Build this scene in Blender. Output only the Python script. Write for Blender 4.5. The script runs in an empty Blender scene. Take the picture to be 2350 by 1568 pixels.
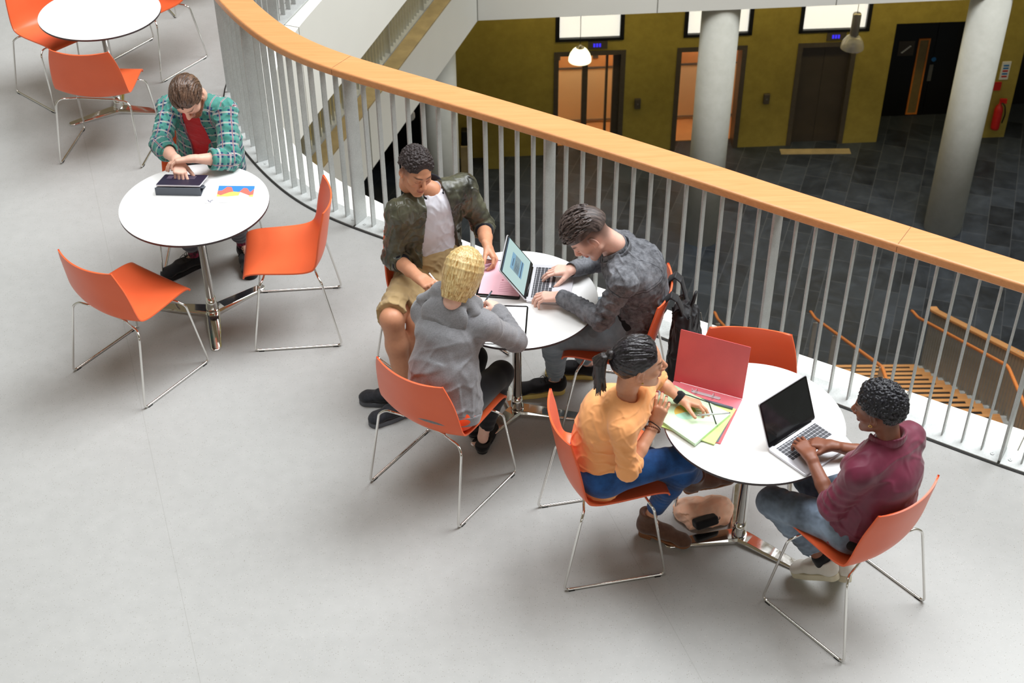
import bpy, bmesh, math, random
import numpy as np
from mathutils import Vector, Matrix
import openvdb
PI = math.pi
scene = bpy.context.scene
COL = scene.collection
random.seed(7)

# ------------------------------------------------------------------ camera
CAMZ, PITCH, ROLL, FPX = 4.8998, 0.6743, -0.0080, 3300.84
cd = bpy.data.cameras.new('camera')
cam = bpy.data.objects.new('camera', cd); COL.objects.link(cam)
cp, sp = math.cos(PITCH), math.sin(PITCH)
fw = Vector((0, cp, -sp)); r0 = Vector((1, 0, 0)); u0 = r0.cross(fw)
cr, sr = math.cos(ROLL), math.sin(ROLL)
rr = cr * r0 + sr * u0; uu = -sr * r0 + cr * u0
M = Matrix(((rr.x, uu.x, -fw.x, 0), (rr.y, uu.y, -fw.y, 0), (rr.z, uu.z, -fw.z, CAMZ), (0, 0, 0, 1)))
cam.matrix_world = M
cd.sensor_fit = 'HORIZONTAL'; cd.sensor_width = 36; cd.lens = 36 * FPX / 2350
cd.clip_end = 200; cd.clip_start = 0.05
cd.dof.use_dof = True; cd.dof.focus_distance = 7.0; cd.dof.aperture_fstop = 5.6
scene.camera = cam

# ------------------------------------------------------------------ materials
def lin(c):
    return tuple(((x / 255) / 12.92 if x / 255 <= 0.04045 else ((x / 255 + 0.055) / 1.055) ** 2.4) for x in c)

def _pad(inp, v):
    return (*v, 1) if isinstance(v, tuple) and len(v) == 3 and inp.type == 'RGBA' else v

class NT:
    def __init__(s, name):
        s.m = bpy.data.materials.new(name); s.m.use_nodes = True
        s.t = s.m.node_tree; s.b = s.t.nodes['Principled BSDF']
    def n(s, typ, **kw):
        nd = s.t.nodes.new(typ)
        for k, v in kw.items():
            if k.startswith('i_'):
                key = k[2:]; key = int(key) if key.isdigit() else key.replace('_', ' ')
                if hasattr(v, 'is_output'): s.t.links.new(v, nd.inputs[key])
                else: nd.inputs[key].default_value = _pad(nd.inputs[key], v)
            else: setattr(nd, k, v)
        return nd
    def link(s, a, b): s.t.links.new(a, b)
    def set(s, **kw):
        for k, v in kw.items():
            k = k.replace('_', ' ')
            if hasattr(v, 'is_output'): s.link(v, s.b.inputs[k])
            else: s.b.inputs[k].default_value = _pad(s.b.inputs[k], v)
    def noise(s, scale, detail=3, rough=.5, vec=None, coord='Object'):
        if vec is None: vec = s.n('ShaderNodeTexCoord').outputs[coord]
        return s.n('ShaderNodeTexNoise', i_Vector=vec, i_Scale=scale, i_Detail=detail, i_Roughness=rough).outputs['Fac']
    def ramp(s, fac, stops):
        r = s.n('ShaderNodeValToRGB', i_Fac=fac); e = r.color_ramp.elements
        while len(e) < len(stops): e.new(.5)
        for x, (p, c) in zip(e, stops): x.position = p; x.color = (*c, 1) if len(c) == 3 else c
        return r.outputs['Color']
    def bump(s, h, strength=.2, dist=.01):
        b = s.n('ShaderNodeBump', i_Height=h, i_Strength=strength, i_Distance=dist)
        s.link(b.outputs[0], s.b.inputs['Normal'])
    def math(s, op, a, b=None):
        nd = s.n('ShaderNodeMath', operation=op)
        for i, v in enumerate((a, b)):
            if v is None: continue
            if hasattr(v, 'is_output'): s.link(v, nd.inputs[i])
            else: nd.inputs[i].default_value = v
        return nd.outputs[0]
    def mix(s, fac, a, b, bt='MIX'):
        nd = s.n('ShaderNodeMix', data_type='RGBA', blend_type=bt)
        for i, v in ((0, fac), (6, a), (7, b)):
            if hasattr(v, 'is_output'): s.link(v, nd.inputs[i])
            else: nd.inputs[i].default_value = (*v, 1) if isinstance(v, tuple) and len(v) == 3 else v
        return nd.outputs[2]

def simple(name, rgb, rough=.5, metal=0, var=.06, scale=12, bump=0, bscale=200, coat=0, spec=.5, srgb=True):
    s = NT(name); c = lin(rgb) if srgb else rgb
    f = s.noise(scale)
    a = tuple(x * (1 - var) for x in c); b = tuple(min(1, x * (1 + var)) for x in c)
    s.set(Base_Color=s.ramp(f, [(.35, a), (.65, b)]), Roughness=rough, Metallic=metal, Coat_Weight=coat, Specular_IOR_Level=spec)
    if bump: s.bump(s.noise(bscale), bump, .002)
    return s.m

MAT = {}
# upper floor: pale grey linoleum with fine speckles and faint sheet seams
s = NT('speckled_lino'); tc = s.n('ShaderNodeTexCoord').outputs['Object']
big = s.noise(.9, 4, .55, tc); med = s.noise(14, 4, .6, tc)
base = s.mix(.5, s.ramp(big, [(.3, lin((168, 168, 166))), (.7, lin((181, 181, 179)))]), s.ramp(med, [(.3, lin((170, 170, 168))), (.7, lin((180, 180, 178)))]))
v1 = s.n('ShaderNodeTexVoronoi', i_Vector=tc, i_Scale=115.0)
dk = s.math('LESS_THAN', v1.outputs['Distance'], .2)
rndc = s.n('ShaderNodeSeparateColor', i_Color=v1.outputs['Color'])
dk = s.math('MULTIPLY', dk, s.math('GREATER_THAN', rndc.outputs[0], .62))
base = s.mix(s.math('MULTIPLY', dk, .7), base, lin((128, 122, 112)))
lt = s.math('MULTIPLY', s.math('LESS_THAN', v1.outputs['Distance'], .22), s.math('LESS_THAN', rndc.outputs[1], .3))
base = s.mix(s.math('MULTIPLY', lt, .4), base, lin((206, 206, 200)))
sx = s.n('ShaderNodeSeparateXYZ', i_Vector=s.n('ShaderNodeMapping', i_Vector=tc, i_Rotation=(0, 0, math.radians(-18.6))).outputs[0])
fr = s.math('ABSOLUTE', s.math('SUBTRACT', s.math('FRACT', s.math('DIVIDE', s.math('ADD', sx.outputs[0], 1.03), 2.0)), .5))
seam = s.math('LESS_THAN', fr, .0008)
base = s.mix(s.math('MULTIPLY', seam, .35), base, lin((140, 138, 132)))
s.set(Base_Color=base, Roughness=s.ramp(med, [(0, (.36,) * 3), (1, (.5,) * 3)]), Specular_IOR_Level=.4)
MAT['lino'] = s.m
MAT['bar_grey'] = simple('grey_steel_bar', (158, 156, 150), .5, .1)
MAT['joint_wood'] = simple('dark_wood_joint', (120, 72, 40), .7)
MAT['white_panel'] = simple('white_coated_panel', (238, 238, 232), .45, var=.015, scale=1.2)
MAT['joint'] = simple('panel_joint', (120, 118, 108), .8)
MAT['black_rubber'] = simple('black_rubber', (28, 28, 27), .7)
MAT['tan_stone'] = simple('tan_stone', (172, 152, 110), .6, var=.12, scale=5)
# galvanised steel
s = NT('galvanised_steel'); tc = s.n('ShaderNodeTexCoord').outputs['Object']
v = s.n('ShaderNodeTexVoronoi', i_Vector=tc, i_Scale=95.0); f2 = s.noise(8, 4, .6, tc)
c = s.mix(.5, s.ramp(v.outputs['Distance'], [(0, lin((182, 185, 184))), (.8, lin((204, 207, 206)))]), s.ramp(f2, [(.3, lin((176, 179, 178))), (.7, lin((206, 209, 208)))]))
s.set(Base_Color=c, Metallic=.22, Roughness=s.ramp(f2, [(.2, (.38,) * 3), (.8, (.55,) * 3)]))
MAT['galv'] = s.m
# oak-like wood with long grain (generated from object coordinates)
def wood(name, c1, c2, rot, rough=.4, sc=1.0):
    s = NT(name); tc = s.n('ShaderNodeTexCoord').outputs['Object']
    mp = s.n('ShaderNodeMapping', i_Vector=tc, i_Rotation=(0, 0, rot), i_Scale=(1.2 * sc, 22 * sc, 22 * sc)).outputs[0]
    w = s.n('ShaderNodeTexNoise', i_Vector=mp, i_Scale=2.2, i_Detail=6.0, i_Roughness=.6, i_Distortion=1.2).outputs['Fac']
    w2 = s.noise(1.1, 2, .5, tc)
    c = s.ramp(w, [(.18, lin(c1)), (.5, lin(tuple((a + b) / 2 for a, b in zip(c1, c2)))), (.86, lin(c2))])
    c = s.mix(s.math('MULTIPLY', s.ramp(w2, [(.4, (0,) * 3), (.7, (1,) * 3)]), .25), c, lin(c1))
    s.set(Base_Color=c, Roughness=rough, Specular_IOR_Level=.4); s.bump(w, .08, .003)
    return s.m
MAT['rail_wood'] = wood('oiled_oak', (208, 142, 88), (230, 168, 116), math.radians(30), rough=.34)
MAT['stair_wood'] = wood('stair_oak', (204, 140, 84), (228, 172, 114), 0)
MAT['hand_wood'] = wood('reddish_oak', (206, 118, 56), (226, 146, 84), math.radians(90))
s = NT('polished_chrome'); f = s.noise(30)
s.set(Base_Color=lin((232, 230, 226)), Metallic=1.0, Roughness=s.ramp(f, [(.3, (.05,) * 3), (.7, (.10,) * 3)])); MAT['chrome'] = s.m
s = NT('orange_shell'); f = s.noise(5)
s.set(Base_Color=s.ramp(f, [(.3, lin((234, 102, 58))), (.7, lin((240, 108, 63)))]), Roughness=.36, Specular_IOR_Level=.45); s.bump(s.noise(900), .05, .0006)
MAT['shell'] = s.m
MAT['table_white'] = simple('white_laminate', (244, 244, 243), .28, var=.006)
MAT['edge'] = simple('dark_edge_band', (66, 56, 58), .5)
# slate floor tiles, laid diagonally
s = NT('slate_tiles'); tc = s.n('ShaderNodeTexCoord').outputs['Object']
mp = s.n('ShaderNodeMapping', i_Vector=tc, i_Rotation=(0, 0, math.radians(-71.4))).outputs[0]
br = s.n('ShaderNodeTexBrick', i_Vector=mp, i_Scale=1.0, i_Mortar_Size=.006, i_Brick_Width=.62, i_Row_Height=.405, i_Color1=(0, 0, 0, 1), i_Color2=(1, 1, 1, 1), i_Mortar=(.5, .5, .5, 1), i_Mortar_Smooth=.3)
br.offset = .42
nz = s.noise(3.2, 6, .62, tc); nz2 = s.n('ShaderNodeTexNoise', i_Vector=tc, i_Scale=1.6, i_Detail=5.0, i_Distortion=2.2).outputs['Fac']
c = s.ramp(nz2, [(.36, lin((26, 29, 35))), (.52, lin((44, 49, 57))), (.68, lin((70, 77, 87)))])
c = s.mix(.55, c, s.ramp(br.outputs['Color'], [(0, lin((22, 25, 31))), (1, lin((74, 81, 90)))]))
c = s.mix(.3, c, s.ramp(nz, [(.3, lin((24, 27, 32))), (.7, lin((74, 80, 86)))]))
c = s.mix(s.math('MULTIPLY', br.outputs['Fac'], .6), c, lin((96, 99, 102)))
s.set(Base_Color=c, Roughness=s.ramp(nz, [(.3, (.35,) * 3), (.7, (.55,) * 3)]), Specular_IOR_Level=.35); s.bump(nz, .15, .01)
MAT['slate'] = s.m
def concrete(name, a, b, rough=.8):
    s = NT(name); tc = s.n('ShaderNodeTexCoord').outputs['Object']
    n1 = s.noise(.7, 5, .6, tc); n2 = s.noise(6, 5, .65, tc)
    c = s.mix(.4, s.ramp(n1, [(.3, lin(a)), (.7, lin(b))]), s.ramp(n2, [(.3, lin(a)), (.7, lin(b))]))
    s.set(Base_Color=c, Roughness=rough); s.bump(n2, .1, .01); return s.m
MAT['olive_lit_conc'] = concrete('olive_lit_concrete', (136, 120, 52), (176, 158, 74))  # warm lamp light on the concrete is put into this olive colour
MAT['pale_conc'] = concrete('pale_concrete', (196, 196, 186), (220, 220, 212))
MAT['warm_conc'] = concrete('warm_concrete', (150, 150, 138), (184, 184, 172))
MAT['dark_metal'] = simple('dark_metal', (92, 84, 74), .45, .3)
MAT['door_dark'] = simple('dark_door', (78, 70, 62), .45, .1, var=.1, scale=2)
MAT['black'] = simple('black_paint', (14, 14, 15), .45)
MAT['black_glass'] = simple('black_panel', (8, 8, 9), .3)
MAT['peach'] = simple('peach_panel', (238, 208, 160), .5, var=.03, scale=1)
MAT['lift_wood'] = simple('lift_wood_panel', (206, 150, 96), .5, var=.08, scale=2)
MAT['white'] = simple('white_plastic', (236, 236, 234), .4, var=.02)
MAT['red'] = simple('red_paint', (196, 36, 34), .35)
MAT['orange_trim'] = simple('orange_wood_trim', (220, 130, 50), .5)
MAT['amber_glass'] = simple('amber_panel', (132, 112, 70), .3)
MAT['blue'] = simple('blue_plastic', (40, 120, 190), .4)
MAT['alu'] = simple('brushed_aluminium', (150, 146, 138), .35, .8)
def emis(name, rgb, st, base=(1, 1, 1)):
    s = NT(name); f = s.noise(2); s.set(Base_Color=(*base, 1), Emission_Color=s.ramp(f, [(.2, tuple(x * .92 for x in lin(rgb))), (.8, lin(rgb))]), Emission_Strength=st, Roughness=.5); return s.m
MAT['lit_window'] = emis('lit_frosted_window', (230, 230, 224), .9)
MAT['blue_led'] = emis('blue_display', (60, 50, 230), 1.2, (0, 0, .05))
MAT['bulb'] = emis('lit_bulb', (255, 240, 190), 9)

# ------------------------------------------------------------------ object helpers
def _own(o, label=None, cat=None, group=None, kind=None):
    if label: o['label'] = label
    if cat: o['category'] = cat
    if group: o['group'] = group
    if kind: o['kind'] = kind
    return o
def thing(name, label, cat, loc=(0, 0, 0), rotz=0, group=None):
    o = bpy.data.objects.new(name, None); COL.objects.link(o)
    o.empty_display_size = .1; o.location = loc; o.rotation_euler = (0, 0, rotz)
    return _own(o, label, cat, group)
def link_mesh(name, me, mats, parent=None, smooth=True, loc=None):
    o = bpy.data.objects.new(name, me); COL.objects.link(o)
    for m in (mats if isinstance(mats, (list, tuple)) else [mats]): me.materials.append(MAT[m] if isinstance(m, str) else m)
    if smooth:
        me.polygons.foreach_set('use_smooth', [True] * len(me.polygons))
    if parent: o.parent = parent
    if loc: o.location = loc
    return o
def build(name, bm, mats, parent=None, smooth=False, bevel=0, seg=2, loc=None, angle=None):
    bmesh.ops.recalc_face_normals(bm, faces=bm.faces)
    me = bpy.data.meshes.new(name); bm.to_mesh(me); bm.free()
    o = link_mesh(name, me, mats, parent, smooth, loc)
    if bevel:
        md = o.modifiers.new('b', 'BEVEL'); md.width = bevel; md.segments = seg; md.limit_method = 'ANGLE'; md.angle_limit = math.radians(angle or 35)
    return o
def box(bm, x0, y0, z0, x1, y1, z1, mat=0, M=None):
    vs = [bm.verts.new(Vector(p) if M is None else M @ Vector(p)) for p in ((x0, y0, z0), (x1, y0, z0), (x1, y1, z0), (x0, y1, z0), (x0, y0, z1), (x1, y0, z1), (x1, y1, z1), (x0, y1, z1))]
    for f in ((0, 3, 2, 1), (4, 5, 6, 7), (0, 1, 5, 4), (1, 2, 6, 5), (2, 3, 7, 6), (3, 0, 4, 7)):
        fc = bm.faces.new([vs[i] for i in f]); fc.material_index = mat
    return vs
def obox(bm, c, ax, hx, hy, z0, z1, mat=0):
    """box centred at c (xy), local x axis = unit ax (xy)"""
    ax = Vector((ax[0], ax[1], 0)).normalized(); ay = Vector((-ax.y, ax.x, 0)); c = Vector((c[0], c[1], 0))
    Mx = Matrix(((ax.x, ay.x, 0, c.x), (ax.y, ay.y, 0, c.y), (0, 0, 1, 0), (0, 0, 0, 1)))
    return box(bm, -hx, -hy, z0, hx, hy, z1, mat, Mx)
def tube(bm, pts, r, n=10, closed=False, mat=0, radii=None):
    pts = [Vector(p) for p in pts]; rings = []; up = None; N = len(pts)
    for i, p in enumerate(pts):
        a = pts[(i - 1) % N] if (closed or i > 0) else p; b = pts[(i + 1) % N] if (closed or i < N - 1) else p
        t = (b - a)
        if t.length < 1e-9: t = Vector((0, 0, 1))
        t.normalize()
        if up is None:
            up = Vector((0, 0, 1)) if abs(t.z) < .9 else Vector((1, 0, 0))
        s_ = t.cross(up)
        if s_.length < 1e-5: s_ = t.cross(Vector((.3, 1, .2)))
        s_.normalize(); up = s_.cross(t).normalized()
        rad = radii[i] if radii else r
        rings.append([bm.verts.new(p + rad * (math.cos(2 * PI * k / n) * s_ + math.sin(2 * PI * k / n) * up)) for k in range(n)])
    for i in range(N - (0 if closed else 1)):
        A, B = rings[i], rings[(i + 1) % N]
        for k in range(n):
            f = bm.faces.new((A[k], A[(k + 1) % n], B[(k + 1) % n], B[k])); f.material_index = mat
    if not closed:
        for R in (rings[0][::-1], rings[-1]):
            f = bm.faces.new(R); f.material_index = mat
def round_path(pts, r, n=5):
    """fillet a polyline"""
    pts = [Vector(p) for p in pts]; out = [pts[0]]
    for i in range(1, len(pts) - 1):
        a, b, c = pts[i - 1], pts[i], pts[i + 1]
        u = (a - b).normalized(); v = (c - b).normalized(); d = min(r, (a - b).length * .45, (c - b).length * .45)
        p, q = b + u * d, b + v * d
        for k in range(n + 1):
            t = k / n; out.append((1 - t) ** 2 * p + 2 * t * (1 - t) * b + t * t * q)
    out.append(pts[-1]); return out
def lathe(bm, prof, n=32, c=(0, 0), mat=0, cap=True):
    rings = [[bm.verts.new((c[0] + r * math.cos(2 * PI * k / n), c[1] + r * math.sin(2 * PI * k / n), z)) for k in range(n)] for r, z in prof]
    for A, B in zip(rings, rings[1:]):
        for k in range(n):
            f = bm.faces.new((A[k], A[(k + 1) % n], B[(k + 1) % n], B[k])); f.material_index = mat
    if cap:
        for R in (rings[0][::-1], rings[-1]): bm.faces.new(R).material_index = mat
def prism(bm, poly, z0, z1, mat=0, mtop=None):
    a = [bm.verts.new((x, y, z0)) for x, y in poly]; b = [bm.verts.new((x, y, z1)) for x, y in poly]; n = len(poly)
    for i in range(n):
        bm.faces.new((a[i], a[(i + 1) % n], b[(i + 1) % n], b[i])).material_index = mat
    bm.faces.new(a[::-1]).material_index = mat; bm.faces.new(b).material_index = mat if mtop is None else mtop
def catmull(P, step=.05):
    P = [np.array(p, float) for p in P]; P = [2 * P[0] - P[1]] + P + [2 * P[-1] - P[-2]]; out = []
    for i in range(1, len(P) - 2):
        a, b, c, d = P[i - 1:i + 3]; n = max(2, int(np.linalg.norm(c - b) / step))
        for k in range(n):
            t = k / n; out.append(.5 * ((2 * b) + (-a + c) * t + (2 * a - 5 * b + 4 * c - d) * t * t + (-a + 3 * b - 3 * c + d) * t ** 3))
    out.append(P[-2]); return np.array(out)
class Curve2:
    def __init__(s, P):
        c = catmull(P)
        for _ in range(25):
            c[1:-1] = .25 * c[:-2] + .5 * c[1:-1] + .25 * c[2:]
        s.p = c; d = np.linalg.norm(np.diff(c, axis=0), axis=1); s.s = np.concatenate([[0], np.cumsum(d)]); s.L = s.s[-1]
        t = np.gradient(c, axis=0); s.t = t / np.linalg.norm(t, axis=1)[:, None]
    def at(s, d):
        x = np.array([np.interp(d, s.s, s.p[:, i]) for i in (0, 1)]); t = np.array([np.interp(d, s.s, s.t[:, i]) for i in (0, 1)]); t /= np.linalg.norm(t)
        return x, t, np.array([t[1], -t[0]])      # point, tangent, right-hand normal
    def near(s, q): return s.s[np.argmin(((s.p - np.array(q)) ** 2).sum(1))]
    def off(s, o, d0=0, d1=None, step=.06):
        d1 = s.L if d1 is None else d1; n = max(2, int((d1 - d0) / step)); r = []
        for k in range(n + 1):
            x, t, nn = s.at(d0 + (d1 - d0) * k / n); r.append(x + nn * o)
        return r
def strip(bm, cv, o0, o1, z0, z1, d0=0, d1=None, mat=0, step=.06):
    A = cv.off(o0, d0, d1, step); B = cv.off(o1, d0, d1, step)
    R = [[bm.verts.new((*a, z0)), bm.verts.new((*b, z0)), bm.verts.new((*b, z1)), bm.verts.new((*a, z1))] for a, b in zip(A, B)]
    for p, q in zip(R, R[1:]):
        for k in range(4): bm.faces.new((p[k], p[(k + 1) % 4], q[(k + 1) % 4], q[k])).material_index = mat
    bm.faces.new(R[0][::-1]).material_index = mat; bm.faces.new(R[-1]).material_index = mat
# ------------------------------------------------------------------ upper floor, ledge, railing
# inner edge of the railing's foot plate, from the top of the picture round to the right: void on the curve's LEFT side (negative offset = floor)
EDGE = Curve2([(.9, 19.4), (-.35, 15.0), (-1.1, 12.45), (-1.708, 10.409), (-1.86, 9.95), (-1.97, 9.45), (-2.0, 8.94), (-1.93, 8.55), (-1.76, 8.17), (-1.60, 7.90), (-1.45, 7.68), (-1.27, 7.47), (-1.03, 7.29), (-.766, 7.128), (-.2, 6.79), (.35, 6.45), (.95, 6.06), (1.36, 5.78), (1.708, 5.565), (1.881, 5.445), (2.084, 5.32), (2.247, 5.21), (2.389, 5.117), (2.60, 5.0), (3.4, 4.60), (4.8, 3.95)])
S = -1  # void side is the left-hand side of travel, i.e. minus the right-hand normal
def struct(name, bm, mats, **k):
    o = build(name, bm, mats, **k); o['kind'] = 'structure'; return o
W_LEDGE = .36
poly = [tuple(p) for p in EDGE.off(0, step=.05)]
bm = bmesh.new(); prism(bm, poly + [(4.8, -3.5), (-7, -3.5), (-7, 19.4)], -.04, 0)
struct('floor', bm, 'lino')
# concrete-filled slab beneath, with the white ledge outside the foot plate and its deep fascia
dA = EDGE.near((-1.708, 10.409)) + .42
OUT = Curve2([(1.25, 19.4), (-.03, 15.2), (-.866, 12.45), (-1.467, 10.405), (-1.606, 9.9), (-1.68, 9.45), (-1.66, 9.05), (-1.58, 8.62), (-1.436, 8.23), (-1.225, 7.95), (-1.02, 7.72), (-.8, 7.529), (-.40, 7.20), (.055, 6.895), (.55, 6.61), (1.023, 6.335), (1.518, 6.035), (1.895, 5.81), (2.126, 5.67), (2.543, 5.415), (3.5, 4.92), (4.95, 4.25)])
bm = bmesh.new(); prism(bm, poly + [tuple(p) for p in OUT.off(0, step=.05)][::-1], -.86, -.012)
o = struct('trim_1', bm, 'white_panel')
bm = bmesh.new(); prism(bm, poly + [(4.8, -3.5), (-7, -3.5), (-7, 19.4)], -.86, -.045)
struct('floor_slab', bm, 'white_panel')
bm = bmesh.new()
for d in (EDGE.near((-1.82, 10.06)), EDGE.near((-.62, 7.04)), EDGE.near((1.9, 5.43)), EDGE.near((2.44, 5.09))):
    x, t, n = EDGE.at(d); y = OUT.p[np.argmin(np.linalg.norm(OUT.p - (x - n * .28), axis=1))]; hl = np.linalg.norm(y - x) / 2; obox(bm, (x + y) / 2, (y - x) / hl, hl + .001, .003, -.861, -.0105)
struct('trim_2', bm, 'joint')
bm = bmesh.new(); strip(bm, EDGE, .009, .0, -.01, .004)
struct('trim_3', bm, 'black_rubber')

def make_railing(name, label, cv, posts, bar=.1, off=-.072, wood_m='rail_wood', z0=0, hr=(1.03, 1.08, .03, -.155), plate=(0, -.14), d0=0, d1=None, group=None, screws=True, joints=()):
    t = thing(name, label, 'railing', (0, 0, z0), group=group)
    d1 = cv.L if d1 is None else d1
    bm = bmesh.new(); e = 0; ds = [d0] + [p for p in posts if d0 < p < d1] + [d1]
    for a, b in zip(ds, ds[1:]):
        strip(bm, cv, plate[0] - .002, plate[1], 0, .012, a + .006, b - .006)
    build('foot_plate', bm, 'galv', t, bevel=.002)
    bm = bmesh.new(); js = [d0] + list(joints) + [d1]
    A = []
    strip(bm, cv, hr[2], hr[3], hr[0], hr[1], d0, d1)
    hrail = build('handrail', bm, wood_m, t, bevel=.012, seg=4)
    for j in joints:
        jb = bmesh.new(); strip(jb, cv, hr[2] - .010, hr[3] + .010, hr[1] - .0005, hr[1] + .0003, j - .0012, j + .0012); strip(jb, cv, hr[2] + .0003, hr[2] - .002, hr[0] + .010, hr[1] - .010, j - .0012, j + .0012)
        build('joint_line', jb, 'joint_wood', hrail)
    pm = bmesh.new(); box(pm, -.0065, -.054, .012, .0065, .054, hr[0])
    pme = bpy.data.meshes.new('post'); bmesh.ops.recalc_face_normals(pm, faces=pm.faces); pm.to_mesh(pme); pm.free(); pme.materials.append(MAT['galv'])
    bmm = bmesh.new(); box(bmm, -.004, -.0185, .012, .004, .0185, hr[0])
    bme = bpy.data.meshes.new('baluster'); bmesh.ops.recalc_face_normals(bmm, faces=bmm.faces); bmm.to_mesh(bme); bmm.free(); bme.materials.append(MAT['galv'])
    sm = bmesh.new(); lathe(sm, [(.0001, .0145), (.003, .0145), (.0035, .016), (.0095, .0155), (.0105, .012)], 14, cap=False)
    sme = bpy.data.meshes.new('screw'); sm.to_mesh(sme); sm.free(); sme.materials.append(MAT['galv'])
    def put(nm, me, d, o, rot=0):
        x, tt, n = cv.at(d); p = x + n * o; ob = bpy.data.objects.new(nm, me); COL.objects.link(ob); ob.parent = t
        ob.location = (p[0], p[1], 0); ob.rotation_euler = (0, 0, math.atan2(tt[1], tt[0]) + rot)
    for p in posts:
        if d0 <= p <= d1:
            put('post', pme, p, off)
            if screws:
                put('screw', sme, p + .045, off + .02); put('screw', sme, p - .045, off + .02)
    ps = sorted(posts)
    for a, b in zip(ps, ps[1:]):
        n = max(1, round((b - a) / bar))
        for k in range(1, n):
            d = a + (b - a) * k / n
            if d0 <= d <= d1: put('baluster', bme, d, off)
    return t
P = [EDGE.near(q) for q in ((-1.86, 9.97), (-2.0, 8.95), (-1.655, 7.99), (-.955, 7.245))]
# two more posts towards the right, evenly spaced, then one at the right side of the picture
pr = EDGE.near((2.395, 5.112)); g = (pr - P[3]) / 3
posts = [P[0] - 2.1, P[0] - 1.05] + P + [P[3] + g, P[3] + 2 * g, pr, pr + 1.3]
make_railing('atrium_railing', 'curved galvanised bar railing with thick oiled wooden handrail round the open void', EDGE, posts,
             d0=P[0] - 2.1, d1=pr + 1.35, joints=(EDGE.near((-.98, 7.26)) + .02, EDGE.near((1.80, 5.50))))

# ------------------------------------------------------------------ level below (z = -3.8)
E2 = Curve2([(-.47, 19.561), (-1.108, 17.48), (-1.79, 15.25), (-2.46, 13.1), (-4.2, 7.4)])
Z1 = -3.8
def wall_y(x): return 22.86 + .0605 * x
bm = bmesh.new()
e2 = [(-.47, 19.561), (-4.2, 7.4), (-12, 7.4), (-12, wall_y(-12)), (11.5, wall_y(11.5)), (11.5, 19.561 + 11.97 * .078)]
prism(bm, e2, Z1 - .86, Z1 - .02)
struct('floor_middle', bm, 'white_panel')
bm = bmesh.new(); prism(bm, [(-1.0, 18.9), (-4.6, 7.2), (-11, 7.2), (-11, 22), (-1.0, 22)], Z1 - .02, Z1 + .001); struct('floor_balcony', bm, 'olive_lit_conc')
bm = bmesh.new(); strip(bm, E2, -.001, .215, Z1 - .02, Z1 + .002)
struct('trim_4', bm, 'tan_stone')
bm = bmesh.new()
for x in (-.47, 2.2, 4.9, 7.6):
    y = 19.561 + (x + .47) * .078; obox(bm, (x, y - .001), (1, .078), .006, .004, Z1 - .862, Z1 - .015)
for d in (.012, 4.3, 8.6):
    x, t, n = E2.at(d); obox(bm, x, t, .006, .004, Z1 - .862, Z1 - .0)
struct('trim_5', bm, 'joint')
make_railing('lower_balcony_railing', 'galvanised bar railing on the tan ledge of the balcony one storey down', E2, [.3 + 1.3 * k for k in range(9)],
             z0=Z1, off=.285, hr=(1.03, 1.08, .20, .38), plate=(.36, .222), d0=.25, d1=10.8, screws=False)

# ------------------------------------------------------------------ ground floor (z = -9)
ZG = -9.0
bm = bmesh.new(); box(bm, -14, 4, ZG - .1, 16, 26, ZG); struct('floor_ground', bm, 'slate')
# back wall as panels around the openings
WD = Vector((1, .0605, 0)).normalized(); ANG = math.atan2(.0605, 1)
def wp(x, dy=0): return Vector((x - .0605 * dy, wall_y(x) + dy, 0))
WM = Matrix.Translation(Vector((0, 22.86, 0))) @ Matrix.Rotation(ANG, 4, 'Z')
def wx(x): return x / math.cos(ANG)
bm = bmesh.new()
LIFTS = [(.78, 2.05), (2.96, 4.21), (5.12, 6.18)]; ZH = -6.91; RX = (6.83, 9.02 - .12); ZR = -6.6
def wbox(bm, x0, x1, z0, z1, y0=0, y1=.3, mat=0): box(bm, wx(x0), y0, z0, wx(x1), y1, z1, mat, WM)
xs = [-1.35] + [v for l in LIFTS for v in l] + [6.83]
for a, b in ((-1.35, .78), (2.05, 2.96), (4.21, 5.12), (6.18, 6.83), (8.78, 9.25)): wbox(bm, a, b, ZG, ZH)
WINS = [(.80, 2.0), (3.05, 4.26), (5.09, 6.35)]
prev = -1.35
for a, b in WINS:
    wbox(bm, prev, a, ZH, -4.66); prev = b
for a, b in WINS: wbox(bm, a, b, ZH, -6.71)
wbox(bm, prev, 6.83, ZH, -4.66); wbox(bm, 6.83, 8.78, ZR, -4.66); wbox(bm, 8.78, 12, ZH, -4.66)
wbox(bm, -12, 12, Z1, 6)
struct('wall_back', bm, 'olive_lit_conc')
bm = bmesh.new(); wbox(bm, -12, -1.35, ZG, -4.66, .02, .3); wbox(bm, -1.42, -1.35, ZG, -4.66, -.9, .02)  # black wall put in for the unlit space under the slab
struct('wall_unlit_interior', bm, 'black_glass')
bm = bmesh.new(); wbox(bm, 9.25, 12, ZG, ZH, 1.2, 1.4); wbox(bm, 6.75, 6.83, ZG, ZR, .3, 1.0); wbox(bm, 8.78, 8.86, ZG, ZH, .3, 1.0); wbox(bm, 6.75, 9.3, ZR, ZR + .1, .3, 1.0); wbox(bm, 6.83, 8.78, ZG, ZR, 1.0, 1.1)
struct('wall_recess', bm, 'black')
bm = bmesh.new(); box(bm, -12.2, -3.5, -9, -12, 26, 12); struct('wall_far_left', bm, 'warm_conc')
bm = bmesh.new(); box(bm, 13, 4, -9, 13.2, 26, 12); struct('wall_right', bm, 'warm_conc')
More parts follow.
